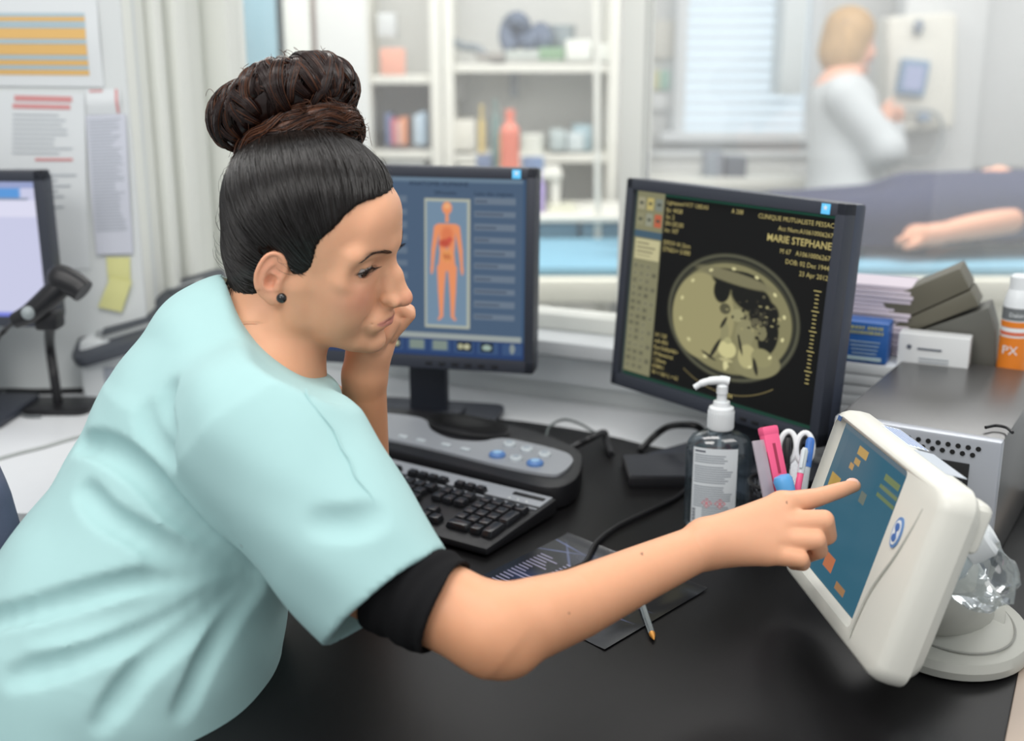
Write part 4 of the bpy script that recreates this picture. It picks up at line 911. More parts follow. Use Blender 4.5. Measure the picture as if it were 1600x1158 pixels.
# display picture
im = Img(150, 120, SW, SH, rgb(52, 98, 118))
im.blend(np.clip(1.1-im.u*1.1, 0, 1)*np.clip(1.0-im.v*1.3, 0, 1)*.0, (1, 1, 1))
im.rect(0, 0, 1, .03, rgb(96, 112, 122)); im.ell(.15, .15, .5, .35, rgb(92, 110, 122), soft=.9, a=.8)
for (u0, v0, u1, v1, c_) in ((.28, .06, .42, .12, (196, 158, 88)), (.28, .15, .36, .19, (188, 152, 92)), (.05, .34, .20, .44, (186, 150, 70)), (.24, .20, .30, .24, (190, 150, 96)), (.70, .10, .90, .14, (120, 132, 84)), (.68, .17, .92, .20, (110, 126, 84)), (.68, .235, .92, .26, (110, 126, 84)), (.10, .66, .20, .74, (170, 116, 76)), (.12, .78, .26, .88, (196, 116, 70)), (.36, .80, .50, .90, (190, 112, 70)), (.60, .90, .74, .95, (160, 118, 76)), (.50, .30, .58, .37, (110, 116, 104))): im.rect(u0, v0, u1, v1, rgb(*c_), a=.9)
gs = glow('touch_screen_display', (1, 1, 1), .85, attr='col'); gs.node_tree.nodes['Principled BSDF'].inputs['Roughness'].default_value = .12
so_ = im.mesh('screen', gs, td, sx0-SW/2, -(.004+SH/2), vert=False)
me = so_.data; vv = np.zeros(len(me.vertices)*3); me.vertices.foreach_get('co', vv); vv = vv.reshape(-1, 3)
loc = np.stack([im.u.ravel()*SW+sx0-SW/2, .004+SH/2-im.v.ravel()*SH, np.full(im.u.size, -.0095)], -1)
Mn = np.array(MDL); vv = loc @ Mn[:3, :3].T+Mn[:3, 3]; me.vertices.foreach_set('co', vv.ravel()); me.update()
bm_ = bmesh.new(); bm_.from_mesh(me); bm_.faces.ensure_lookup_table()
if bm_.faces[0].normal.dot(nrm) < 0:
    for f in bm_.faces: f.normal_flip()
bm_.to_mesh(me); bm_.free()
def onface(u, v, z=.0022): return MDL @ Matrix.Translation((u, v, z))
# round badge with two discs, curved groove, stickers
b = MB(); b.m = onface(.078, .034, .0008); b.lathe([(0, 0), (.0085, 0), (.0085, .0012), (0, .0012)], 32, sy=1.85); bd = obj('badge', b, mat('badge_blue', rgb(98, 138, 190), rough=.35), td)
b = MB(); b.m = onface(.078, .034, .0021); b.lathe([(0, 0), (.0066, 0), (.0066, .0005), (0, .0005)], 32, sy=1.9); obj('badge_face', b, mat('badge_white', rgb(220, 226, 230), rough=.35), bd)
b = MB(); b.m = onface(.078, .034, .0027)
for cy in (.0055, -.0055): b.lathe([(0, 0), (.004, 0), (.004, .0004), (0, .0004)], 20, Matrix.Translation((0, cy, 0)))
b.box((.001, 0, .0004), (.0016, .012, .0006), rot=(0, 0, .5)); obj('badge_mark', b, mat('badge_dark_blue', rgb(70, 112, 176), rough=.35), bd)
b = MB(); b.m = MDL; b.tube(smooth_path([(.104, .070, .0004), (.100, .050, .0010), (.090, .015, .0018), (.072, -.03, .0022), (.066, -.07, .002), (.066, -.084, .0018)], 6), .0011, 8); obj('housing_seam', b, mat('cream_seam', rgb(190, 190, 182), rough=.5), td)
b = MB(); b.m = onface(-.116, .088, .0012); b.box((0, 0, 0), (.008, .005, .001)); obj('corner_emblem', b, mat('emblem_blue', rgb(70, 100, 150), rough=.4), td)
b = MB(); b.m = onface(-.106, .085, .0014); b.text('PACS', .006, Matrix()); 
m_bp = mat('label_blue_print', rgb(120, 142, 190), rough=.6)
# stickers on top edge
Mt = MDL @ Matrix.Translation((0, DH/2+.0014, -.034)) @ Matrix.Rotation(-math.pi/2, 4, 'X')
b = MB(); b.m = Mt; b.box((-.035, 0, 0), (.07, .022, .0006)); st = obj('top_sticker', b, m_lab, td)
b = MB(); b.m = Mt
rr = random.Random(8)
for j in range(5):
    x = -.066
    while x < -.006:
        w_ = rr.uniform(.003, .008); b.box((x+w_/2, -.008+.004*j, .0005), (w_, .0014, .0004)); x += w_+.0015
obj('sticker_print', b, m_bp, st)
b = MB(); b.m = Mt; b.box((.045, 0, 0), (.07, .022, .0006)); st = obj('top_sticker', b, mat('silver_label', rgb(196, 204, 214), rough=.3), td)
# knob handle behind the upper rear edge and neck
b = MB(); b.m = MDL; b.box((.106, .066, -.046), (.036, .050, .024), bev=.0110, seg=3); obj('rear_handle', b, m_cream2, td)
b = MB(); q0 = MDL @ Vector((.0, -.03, -.06)); q1 = Vector((0, 0, .03))
b.tube(smooth_path([q0, q0*.6+q1*.4+Vector((.02, 0, .0)), q1, Vector((0, 0, .0))], 6), [.045]*6+[.05]*6+[.06]*7, 24); obj('neck', b, m_cream3, td)
b = MB(); b.lathe([(0, 0), (.105, 0), (.112, .004), (.113, .012), (.108, .020), (.085, .027), (.06, .036), (.05, .05), (0, .052)], 56, Matrix.Rotation(R(-10), 4, 'Z') @ Matrix.Diagonal((.78, .95, 1, 1))); obj('foot', b, m_cream3, td)
b = MB(); b.tube(smooth_path([(.085*.78*math.cos(a), .09*math.sin(a), .0265) for a in [R(-150+20*k) for k in range(9)]], 4), .0012, 6); obj('foot_groove', b, mat('groove_grey', rgb(140, 140, 134), rough=.5), td)

# ---------------------------------------------------------------- desktop computer lying behind the touch display
m_case = mat('dark_grey_case', rgb(92, 92, 92), rough=.3, metal=.35, noise=.03, nscale=300, stretch=(1, 30, 30))
fTL, fTR = PZ(1428, 668, .918), PZ(1566, 690, .918)
u1 = (fTR-fTL); Wc = u1.length; u1.normalize(); n1 = Vector((-u1.y, u1.x, 0)); yc = math.atan2(u1.y, u1.x)
pcx = thing('desktop_computer', 'desktop computer with a silver perforated front behind the touch display', 'computer', (fTR.x, fTR.y, ZD), yc)
Hc = .178; Wc += .095; Dd = .35
b = MB(); b.box((-Wc/2, Dd/2+.012, Hc/2), (Wc, Dd, Hc-.004), bev=.003); obj('case', b, m_case, pcx)
m_sil = mat('silver_front_plastic', rgb(168, 172, 180), rough=.35, metal=.3)
b = MB(); b.box((-Wc/2, .004, Hc/2), (Wc+.002, .02, Hc), bev=.004); fp = obj('front_panel', b, m_sil, pcx)
b = MB()
for i in range(14):
    for j in range(2):
        x, z = -.024-i*.0115-(.0058 if j else 0), Hc-.012-j*.0085
        b.lathe([(0, 0), (.0031, 0), (.0031, .0008), (0, .0008)], 10, Matrix.Translation((x, -.0062, z)) @ Matrix.Rotation(math.pi/2, 4, 'X'))
obj('vent_holes', b, m_keydark, fp)
b = MB(); b.box((-Wc/2-.004, -.0068, Hc*.46), (Wc-.056, .003, Hc*.72), bev=.001); obj('drive_bay', b, m_blackp, pcx)
for k in range(3):
    b = MB(); b.box((-Wc/2-.004, -.0088, Hc*(.3+.17*k)), (Wc-.066, .002, .022), bev=.001); obj('bay_cover', b, mat('slate_bay_cover', rgb(48, 50, 56), rough=.4), pcx)
cable('power_cable', 'thin dark wire end on top of the desktop computer', [PZ(1540, 668, .922), PZ(1556, 665, .922), PZ(1572, 668, .922), PZ(1582, 676, .922)], .002)

# crumpled clear bag and white cap behind the touch display
bg_o = P(1516, 850, 1.13)
wh = thing('plastic_bottle', 'small bottle with a white ribbed cap lying behind the touch display', 'bottle', bg_o)
Mb = Vector((.75, -.2, .55)).normalized().to_track_quat('Z', 'Y').to_matrix().to_4x4()
b = MB(); b.m = Mb; b.lathe([(0, -.09), (.024, -.09), (.026, -.08), (.026, -.02), (.015, -.002)], 24); obj('body', b, mat('clear_plastic', rgb(200, 214, 222), rough=.1, alpha=.45), wh)
b = MB(); b.m = Mb; b.lathe([(.019, -.006), (.0195, 0), (.0195, .016), (.017, .019), (.010, .02), (.010, .024), (0, .025)], 28); obj('cap', b, m_pump, wh)
bm_ = bmesh.new(); bmesh.ops.create_icosphere(bm_, subdivisions=4, radius=1)
from mathutils import noise as mnoise
for v in bm_.verts:
    d_ = 1+.22*mnoise.noise(v.co*2.6)+.10*abs(mnoise.noise(v.co*6)); v.co = Vector((v.co.x*.036*d_, v.co.y*.06*d_, v.co.z*.034*d_))
b = MB(); b.bm(bm_); bgo = obj('plastic_bag', b, pane_mat('crinkled_clear_plastic', tint=(.93, .96, .98), haze=.05, hazecol=rgb(200, 214, 224), gloss=.05), ang=20); bgo.location = P(1520, 888, 1.17); bgo.location.z = max(bgo.location.z, ZD+.04); tag(bgo, 'crumpled clear plastic bag under the white bottle cap', 'bag')

# ---------------------------------------------------------------- things piled between the computer and the window
def wall_frame(px_, py_, off): s_, z_ = PW(px_, py_, off); p = W0+WU*s_+WN*off; return Vector((p.x, p.y, z_))
m_sleeve = mat('pale_paper_envelopes', rgb(206, 196, 206), rough=.7)
ORD = ['first', 'second', 'third', 'fourth', 'fifth', 'sixth', 'seventh', 'eighth', 'ninth', 'tenth', 'eleventh', 'twelfth', 'thirteenth', 'fourteenth', 'fifteenth', 'sixteenth']
# white paper wads on the counter, the blue box and the envelopes on top of them
OFB = -.165
pb = wall_frame(1345, 567, OFB); nW = 10; hW = (pb.z-ZD-.001)/nW
prot = None
for i in range(nW):
    if prot is None:
        b = MB(); b.box((0, .075, hW/2), (.118, .150, hW*.95), bev=.002); prot = obj('paper_wad', b, m_paper); o = prot
    else: o = prot.copy(); COL.objects.link(o)
    o.location = (pb.x+.0015*math.sin(i*2), pb.y+.0015*math.cos(i), ZD+.0006+hW*i); o.rotation_euler = (0, 0, -WA+.02*math.sin(i))
    tag(o, ('topmost white paper wad of the stack under the blue card box' if i == nW-1 else ORD[nW-1-i]+' white paper wad from the top of the stack under the blue box'), 'paper', 'white paper wads behind the right monitor')
prot = None; zE = pb.z+.0006; nE = 16; topE = wall_frame(1345, 440, -.09).z; hE = (topE-zE)/nE
for i in range(nE):
    if prot is None:
        b = MB(); b.box((0, .048, hE/2), (.112, .085, hE*.9), bev=.0012); prot = obj('envelope', b, m_sleeve); o = prot
    else: o = prot.copy(); COL.objects.link(o)
    q = pb+WN*.054; o.location = (q.x+.002*math.sin(i*2.1), q.y+.002*math.cos(i*1.7), zE+hE*i); o.rotation_euler = (0, 0, -WA+.02*math.sin(i*1.3))
    tag(o, ('topmost lilac grey envelope of the stack behind the blue card box' if i == nE-1 else ORD[nE-1-i]+' lilac grey envelope from the top of the stack behind the blue box'), 'envelope', 'stack of lilac grey envelopes')
def carton(name, label, x0_, x1_, ytop, ybot, off, dep, m):
    a, c_ = wall_frame(x0_, ybot, off), wall_frame(x1_, ybot, off); h_ = wall_frame((x0_+x1_)/2, ytop, off).z-wall_frame((x0_+x1_)/2, ybot, off).z
    c_.z = a.z; L = (c_-a).length; t = thing(name, label, 'box', ((a.x+c_.x)/2, (a.y+c_.y)/2, a.z), -WA)
    b = MB(); b.box((0, dep/2, h_/2), (L, dep, h_), bev=.0015); obj('carton', b, m, t); return t, L, h_
m_bluebox = mat('blue_card', rgb(48, 100, 172), rough=.4); m_ywp = mat('pale_yellow_print', rgb(190, 190, 130), rough=.5); m_wp = mat('pale_print', rgb(190, 214, 220), rough=.5); m_teal = mat('teal_print', rgb(34, 96, 110), rough=.4)
t, L, h_ = carton('card_box', 'blue card box with yellow lettering on the paper stack right of the monitor', 1290, 1384, 504, 567, OFB, .045, m_bluebox)
t.location.z = pb.z+.0006
b = MB(); b.box((-L*.33, -.0008, h_*.40), (L*.2, .001, h_*.5)); obj('picture_panel', b, m_wp, t)
b = MB(); b.box((-L*.33, -.0016, h_*.40), (L*.12, .001, h_*.38)); obj('picture', b, m_teal, t)
b = MB()
for k in range(4): b.box((L*.13, -.0008, h_*(.52-.095*k)), (L*(.5-.03*k), .001, .001))
b.box((L*.12, -.0009, h_*.11), (L*.6, .001, h_*.09)); obj('white_print', b, m_wp, t)
b = MB(); rr = random.Random(2)
for (z, x0_, x1_) in ((.87, -.3, .1), (.87, .18, .42), (.75, -.4, -.15), (.75, -.1, .42)):
    x = x0_*L
    while x < x1_*L: w_ = rr.uniform(.002, .004); b.box((x, -.0008, z*h_), (w_, .001, h_*.07)); x += w_+.0016
obj('yellow_lettering', b, m_ywp, t)
# low white riser behind the computer
ZR = .872; ra = wall_frame(1396, 560, -.09); rs0 = (ra-W0).dot(WU)
b = MB(); b.m = MW; b.box(((rs0+1.25)/2, -.150+.064/1.0-.0, (ZD+ZR)/2+.0005), (1.25-rs0, .125, ZR-ZD-.001), bev=.003)
tag(obj('shelf_riser', b, m_trim), 'low white riser behind the desktop computer carrying the boxes and the orange bottle', 'riser')
t, L, h_ = carton('carton_box', 'white medicine carton with red letters in front of the grey cases', 1399, 1511, 519, 585, -.147, .035, mat('white_carton', rgb(220, 222, 222), rough=.5))
dz = t.location.z-ZR; 
for o in list(bpy.data.objects):
    if o.parent == t: o.location.z = 0
t.location.z = ZR+.0006
for o in [x for x in bpy.data.objects if x.parent == t]: o.scale.z = (h_+dz)/h_
h_ = h_+dz
b = MB(); b.box((-L*.34, -.0008, h_*.78), (.006, .001, .006), bev=.0003, rot=(0, .6, 0)); b.box((-L*.05, -.0008, h_*.76), (L*.34, .001, .0025)); obj('logo_print', b, m_ldark, t)
b = MB()
for k in range(5): b.box((L*.02, -.0008, h_*(.60-.055*k)), (L*.42, .001, .0011))
obj('small_print', b, m_lk, t)
b = MB(); x = -L*.2
while x < L*.33: b.box((x, -.0008, h_*.26), (.004, .001, .006)); x += .0062
obj('red_lettering', b, mat('red_print', rgb(210, 96, 100), rough=.5), t)
# grey cases piled askew
m_tray = mat('olive_grey_plastic', rgb(98, 95, 82), rough=.45); m_tray2 = mat('grey_plastic_mid', rgb(92, 92, 86), rough=.45)
def slabq(name, label, pts, off, thick, m):
    """a thick slab whose broad face is given by four pixels on a plane along the wall"""
    c = [wall_frame(x, y, off) for (x, y) in pts]; o = c[0].copy(); n_ = WN
    v = [tuple(p-o) for p in c]+[tuple(p-o+n_*thick) for p in c]
    bb = bmesh.new(); vs = [bb.verts.new(x) for x in v]
    for f in ((0, 1, 2, 3), (7, 6, 5, 4), (0, 4, 5, 1), (1, 5, 6, 2), (2, 6, 7, 3), (3, 7, 4, 0)): bb.faces.new([vs[i] for i in f])
    bmesh.ops.recalc_face_normals(bb, faces=bb.faces[:]); bmesh.ops.bevel(bb, geom=bb.edges[:], offset=.003, segments=2, profile=.6, affect='EDGES'); b = MB(); b.bm(bb); q = obj(name, b, m); q.location = o; return tag(q, label, 'box')
slabq('plastic_case', 'topmost olive grey case leaning across the pile behind the white carton', ((1377, 470), (1499, 419), (1516, 452), (1396, 506)), -.105, .075, m_tray)
slabq('plastic_case', 'middle olive grey case under the leaning topmost case', ((1397, 507), (1517, 453), (1530, 478), (1404, 527)), -.104, .072, m_tray)
slabq('plastic_case', 'lowest grey case of the pile directly behind the white carton', ((1405, 528), (1545, 480), (1556, 520), (1556, 585), (1405, 585)) [:4], -.103, .070, m_tray2)
# orange spray bottle
ob = wall_frame(1577, 600, -.10); ob.z = ZR+.0006
sb = thing('orange_bottle', 'white capped bottle with an orange label at the right edge beside the grey cases', 'bottle', ob, R(-26))
hs_ = wall_frame(1580, 428, -.10).z-ob.z
b = MB(); r_ = .0195; b.lathe([(0, 0), (r_, 0), (r_+.0005, .004), (r_+.0005, hs_*.78), (r_*.85, hs_*.86), (r_*.66, hs_*.9)], 32); obj('body', b, m_pump, sb)
b = MB(); b.lathe([(r_*.74, hs_*.87), (r_*.76, hs_*.985), (r_*.6, hs_), (0, hs_)], 28); obj('cap', b, m_pump, sb)
def band(z0, z1, m, nm='label_band', rr_=.0004): b = MB(); b.lathe([(r_+.0006+rr_, hs_*z0), (r_+.0006+rr_, hs_*z1)], 32); b.f = b.f[:32]; b.mi = b.mi[:32]; return obj(nm, b, m, sb)
m_oran = mat('orange_label', rgb(226, 128, 38), rough=.45)
band(.16, .50, m_oran); band(.515, .545, mat('red_band', rgb(214, 110, 80), rough=.45)); band(.58, .63, m_oran); band(.64, .74, mat('grey_band', rgb(110, 114, 116), rough=.45)); band(.03, .14, mat('green_red_band', rgb(186, 150, 90), rough=.5))
for txt, z_, sz, dx in (('PX', .36, .018, -.004), ('Dakin', .67, .0085, 0)):
    b = MB(); b.text(txt, sz, Matrix.Translation((dx, -r_-.0030, hs_*z_)) @ Matrix.Rotation(math.pi/2, 4, 'X'), 'CENTER')
    b.v = [(x, -math.sqrt(max(1e-6, (r_+.0016)**2-x*x)), z) for x, y, z in b.v]; obj('lettering', b, m_pump, sb)
# ---------------------------------------------------------------- office chair behind the woman
ch = thing('office_chair', 'dark blue grey office chair behind the woman at the left edge', 'chair', (-.62, .98, 0), R(-60))
m_ch = mat('slate_chair_fabric', rgb(72, 78, 98), rough=.85, bump=.3, bscale=500, noise=.08)
b = MB(); b.box((0, 0, .46), (.46, .46, .07), bev=.03, seg=3); obj('seat', b, m_ch, ch)
b = MB(); b.box((0, -.0, .40), (.05, .05, .12)); b.tube([(0, 0, .08), (0, 0, .42)], .025, 14); obj('gas_column', b, m_blackp, ch)
for k in range(5):
    a = 2*math.pi*k/5; b = MB(); b.tube([(0, 0, .10), (.28*math.cos(a), .28*math.sin(a), .07)], [.022, .015], 10); b.sphere((.29*math.cos(a), .29*math.sin(a), .032), .03, 12); obj('leg', b, m_blackp, ch)

cb0 = P(-16, 878, 1.36); lc = cb0-ch.location; Mr = Matrix.Rotation(R(60), 4, 'Z'); lc = Mr @ Vector((lc.x, lc.y, lc.z))
b = MB(); b.box((lc.x, lc.y, cb0.z), (.40, .07, .34), bev=.034, seg=4, rot=(R(8), 0, 0)); obj('backrest', b, m_ch, ch)
b = MB(); b.tube(smooth_path([(0, -.1, .42), (lc.x*.6, lc.y*.8, .46), (lc.x, lc.y+(.045 if lc.y > 0 else -.045), cb0.z-.05)], 6), .018, 12); obj('back_bar', b, m_blackp, ch)
# ================================================================ figures: smooth blended surfaces on a sparse grid
class Field:
    """an implicit surface made of blended round shapes, meshed with surface nets block by block"""
    def __init__(s): s.p = []
    def _add(s, fn, lo, hi, op, k): s.p.append((fn, np.array(lo)-(k+.006), np.array(hi)+(k+.006), op, k))
    def cone(s, a, b, ra, rb, op='u', k=.008):
        a, b = np.array(a, np.float32), np.array(b, np.float32); ab = b-a; L2 = float(ab@ab)+1e-12
        def fn(p):
            t = np.clip(((p-a)@ab)/L2, 0, 1); q = p-a-t[..., None]*ab; return np.sqrt((q*q).sum(-1))-(ra+(rb-ra)*t)
        m = max(ra, rb); s._add(fn, np.minimum(a, b)-m, np.maximum(a, b)+m, op, k)
    def poly(s, pts, rs, op='u', k=.003):
        pts = [np.array(p, np.float32) for p in pts]; rs = rs if isinstance(rs, (list, tuple)) else [rs]*len(pts)
        def fn(p):
            out = None
            for a, b, ra, rb in zip(pts, pts[1:], rs, rs[1:]):
                ab = b-a; t = np.clip(((p-a)@ab)/(float(ab@ab)+1e-12), 0, 1); q = p-a-t[..., None]*ab; v = np.sqrt((q*q).sum(-1))-(ra+(rb-ra)*t); out = v if out is None else np.minimum(out, v)
            return out
        m = max(rs); s._add(fn, np.min(pts, 0)-m, np.max(pts, 0)+m, op, k)
    def ell(s, M, c, r, op='u', k=.008, rot=None):
        """ellipsoid: M 4x4 frame, c centre, r radii in that frame, rot 3x3 extra"""
        A = np.array(M, float)[:3, :3]; A = A/np.linalg.norm(A, axis=0); o = np.array(M, float)[:3, :3]@np.array(c, float)+np.array(M, float)[:3, 3]
        if rot is not None: A = A@np.array(rot)
        A = A.astype(np.float32); o = o.astype(np.float32); r = np.array(r, np.float32)
        def fn(p):
            q = (p-o)@A; k0 = np.sqrt(((q/r)**2).sum(-1)); k1 = np.sqrt(((q/r**2)**2).sum(-1))+1e-9; return k0*(k0-1)/k1
        ext = np.abs(A)@r; s._add(fn, o-ext, o+ext, op, k)
    def econe(s, a, b, ra, rb, axis, sc, op='u', k=.02):
        """cone with an oval section, stretched by sc along axis"""
        a, b = np.array(a, np.float32), np.array(b, np.float32); ax = np.array(axis, np.float32); ax /= np.linalg.norm(ax); ab = b-a; f = 1/sc-1
        ab2 = ab+f*(ab@ax)*ax; L2 = float(ab2@ab2)
        def fn(p):
            q = p-a; q = q+f*(q@ax)[..., None]*ax; t = np.clip((q@ab2)/L2, 0, 1); q = q-t[..., None]*ab2; return np.sqrt((q*q).sum(-1))-(ra+(rb-ra)*t)
        m = max(ra, rb)*sc; s._add(fn, np.minimum(a, b)-m, np.maximum(a, b)+m, op, k)
    def flat(s, a, b, ra, rb, op='u', k=.01, sq=None):
        """flat ended cone; sq = (axis, factor) makes the section oval"""
        a, b = np.array(a, np.float32), np.array(b, np.float32); ab = b-a; L = float(np.linalg.norm(ab)); u = ab/L
        def fn(p):
            q = p-a; z = q@u; w_ = q-z[..., None]*u
            if sq is not None: ax = np.array(sq[0], np.float32); w_ = w_+(1/sq[1]-1)*(w_@ax)[..., None]*ax
            rad = np.sqrt((w_*w_).sum(-1))-(ra+(rb-ra)*np.clip(z/L, 0, 1)); return np.maximum(rad, np.maximum(-z, z-L))
        m = max(ra, rb)*(sq[1] if sq and sq[1] > 1 else 1); s._add(fn, np.minimum(a, b)-m, np.maximum(a, b)+m, op, k)
    def custom(s, fn, lo, hi, op, k=.004): s._add(fn, lo, hi, op, k)
    def value(s, p, lo=None, hi=None):
        d = np.full(p.shape[:-1], .05, np.float32); first = True
        for fn, l, h, op, k in s.p:
            if lo is not None and ((l > hi).any() or (h < lo).any()): continue
            if op == 'd': d = d+fn(p); continue
            v = fn(p)
            if op == 'u': hh = np.maximum(k-np.abs(d-v), 0)/k; d = np.minimum(d, v)-hh*hh*k/4
            elif op == 's': v = -v; hh = np.maximum(k-np.abs(d-v), 0)/k; d = np.maximum(d, v)+hh*hh*k/4
            elif op == 'i': d = np.maximum(d, v)
        return d
    def mesh(s, name, h, m, parent=None, color=None, lo=None, hi=None, ang=None):
        us = [x for x in s.p if x[3] == 'u']
        LO = np.min([x[1] for x in us], 0) if lo is None else np.array(lo); HI = np.max([x[2] for x in us], 0) if hi is None else np.array(hi)
        N = 24; nb = np.ceil((HI-LO)/(h*N)).astype(int); V = {}; ids = []; pos = []; faces = []
        big = np.array((1 << 40, 1 << 20, 1), np.int64)
        boxes = [(x[1], x[2]) for x in us]
        for bi in range(nb[0]):
            for bj in range(nb[1]):
                for bk in range(nb[2]):
                    o = LO+np.array((bi, bj, bk))*N*h; e = o+(N+1)*h
                    if not any((l <= e).all() and (g >= o).all() for l, g in boxes): continue
                    c0 = (o+e)/2
                    # coarse test
                    gi = np.stack(np.meshgrid(*[np.linspace(o[a], e[a], 4) for a in range(3)], indexing='ij'), -1).astype(np.float32)
                    dv = s.value(gi, o, e)
                    if np.abs(dv).min() > N*h*.62: continue
                    g = np.stack(np.meshgrid(*[o[a]+h*np.arange(N+2) for a in range(3)], indexing='ij'), -1).astype(np.float32)
                    d = s.value(g, o, g[-1, -1, -1]); ins = d < 0
                    if ins.all() or not ins.any(): continue
                    # one vertex per cell that the surface crosses
                    cnt = np.zeros((N+1,)*3, np.int32); acc = np.zeros((N+1, N+1, N+1, 3), np.float32)
                    def edge(ax):
                        sl0 = [slice(None)]*3; sl1 = [slice(None)]*3; sl0[ax] = slice(0, -1); sl1[ax] = slice(1, None)
                        a, b_ = d[tuple(sl0)], d[tuple(sl1)]; cr = (a < 0) != (b_ < 0); t = np.where(cr, a/(a-b_+1e-12), 0); return cr, t
                    E = [edge(a) for a in range(3)]
                    for ax in range(3):
                        cr, t = E[ax]; o1, o2 = [a for a in range(3) if a != ax]
                        for s1 in (0, 1):
                            for s2 in (0, 1):
                                sl = [None]*3; sl[ax] = slice(0, N+1); sl[o1] = slice(s1, s1+N+1); sl[o2] = slice(s2, s2+N+1); sl = tuple(sl)
                                c = cr[sl]; cnt += c; acc[..., ax] += np.where(c, t[sl], 0); acc[..., o1] += c*s1; acc[..., o2] += c*s2
                    idx = np.argwhere(cnt > 0); a = acc[cnt > 0]/cnt[cnt > 0][:, None]
                    gidx = idx+np.array((bi, bj, bk))*N; key = gidx@big
                    ids.append(key); pos.append((LO+(gidx+a)*h).astype(np.float32))
                    off = np.array((bi, bj, bk))*N
                    for ax in range(3):
                        cr, t = E[ax]; o1, o2 = (ax+1) % 3, (ax+2) % 3
                        sl = [None]*3; sl[ax] = slice(0, N); sl[o1] = slice(1, N+1); sl[o2] = slice(1, N+1)
                        c = np.argwhere(cr[tuple(sl)]); 
                        if not len(c): continue
                        c[:, o1] += 1; c[:, o2] += 1
                        inside = ins[c[:, 0], c[:, 1], c[:, 2]]
                        def cell(da, db): q = c.copy(); q[:, o1] -= da; q[:, o2] -= db; return (q+off)@big
                        q = np.stack([cell(1, 1), cell(0, 1), cell(0, 0), cell(1, 0)], 1); q[~inside] = q[~inside][:, ::-1]; faces.append(q)
        keys = np.concatenate(ids); P_ = np.concatenate(pos); uk, ui = np.unique(keys, return_index=True); P_ = P_[ui]
        F_ = np.concatenate(faces); fi = np.searchsorted(uk, F_); fi = np.clip(fi, 0, len(uk)-1); ok = (uk[fi] == F_).all(1); fi = fi[ok]
        me = bpy.data.meshes.new(name); me.vertices.add(len(P_)); me.vertices.foreach_set('co', P_.ravel()); n = len(fi)
        me.loops.add(n*4); me.loops.foreach_set('vertex_index', fi.astype(np.int32).ravel()); me.polygons.add(n); me.polygons.foreach_set('loop_start', np.arange(n, dtype=np.int32)*4)
        me.update(calc_edges=True)
        if color is not None:
            ca = me.color_attributes.new('col', 'FLOAT_COLOR', 'POINT'); ca.data.foreach_set('color', np.concatenate([color(P_), np.ones((len(P_), 1))], 1).astype(np.float32).ravel())
        me.materials.append(m); me.shade_smooth()
        if ang: me.set_sharp_from_angle(angle=R(ang))
        o = bpy.data.objects.new(name, me); COL.objects.link(o)
        if parent is not None: o.parent = parent; o.matrix_parent_inverse = parent.matrix_basis.inverted()
        return o

# ---------------------------------------------------------------- the seated woman
m_skin = mat('skin', rgb(226, 172, 140), rough=.46, spec=.38, sss=.22, attr='skin_placeholder', noise=.03, nscale=90, bump=.10, bscale=1400)
for n_ in m_skin.node_tree.nodes:
    if n_.type == 'VERTEX_COLOR': n_.layer_name = 'col'
m_tunic = mat('mint_cotton', rgb(162, 197, 197), rough=.82, spec=.2, noise=.015, nscale=60, bump=.12, bscale=2600, sheen=.1)
m_blackcot = mat('black_cotton', (0.010, 0.010, 0.011), rough=.9, spec=.15, bump=.4, bscale=1500)
HA, HB, HG = R(15.2), R(25.0), R(11.7); HS = 1.033
Bc = Matrix(((1, 0, 0), (0, 0, 1), (0, -1, 0)))
Mc = Bc @ Matrix.Rotation(HB, 3, 'X') @ Matrix.Rotation(-HA, 3, 'Z') @ Matrix.Rotation(HG, 3, 'Y')
C2W = Matrix(((1, 0, 0), (0, SP, -CP), (0, CP, SP)))   # camera axes to world axes
HR = C2W @ Mc; HO = P(484.4, 397.5, 1.24)
HM = Matrix.Translation(HO) @ HR.to_4x4()              # head frame, unit metre
k_ = HS/1000.0
def H(x, y, z): return HM @ Vector((x*k_, y*k_, z*k_))
HMn = np.array(HM)
body = Field()
def hell(c, r, op='u', k=8, rot=None): body.ell(HMn, [q*k_ for q in c], [q*k_ for q in r], op, k*k_, rot)
def hcone(a, b, ra, rb, op='u', k=8): body.cone(H(*a), H(*b), ra*k_, rb*k_, op, k*k_)
def roty(a): a = R(a); return [[math.cos(a), 0, math.sin(a)], [0, 1, 0], [-math.sin(a), 0, math.cos(a)]]
def rotz(a): a = R(a); return [[math.cos(a), -math.sin(a), 0], [math.sin(a), math.cos(a), 0], [0, 0, 1]]
# skull and face mass
hell((-5, 0, 50), (87, 71, 74))
hell((22, 0, 45), (58, 62, 64), k=12)
hell((28, 0, 0), (53, 58, 74), k=20)
hell((44, 0, -40), (38, 40, 44), k=16)
for s in (-1, 1):
    hcone((12, s*49, -42), (64, s*17, -68), 13, 13, k=20)       # jaw
    hcone((10, s*56, -10), (14, s*50, -44), 14, 12, k=18)
    hell((55, s*38, -8), (21, 21, 20), k=18)                    # cheek
    hell((52, s*32, -32), (24, 20, 24), k=18)
    hcone((81, s*9, 36), (66, s*44, 36), 8, 8, k=12)            # brow
    hcone((62, s*49, 31), (57, s*53, 8), 8, 8, k=12)            # orbit rim
hell((76, 0, -73), (15, 18, 13), k=14)                          # chin
hell((82, 0, -75), (9, 11, 8.5), k=10)
hell((66, 0, 54), (18, 42, 30), k=14)                           # forehead
# eye sockets
for s in (-1, 1):
    hell((92, s*31, 19), (15, 16, 11), 's', 12)
for s in (-1, 1):
    hell((82, s*54, 17), (13, 13, 10), 's', 12)
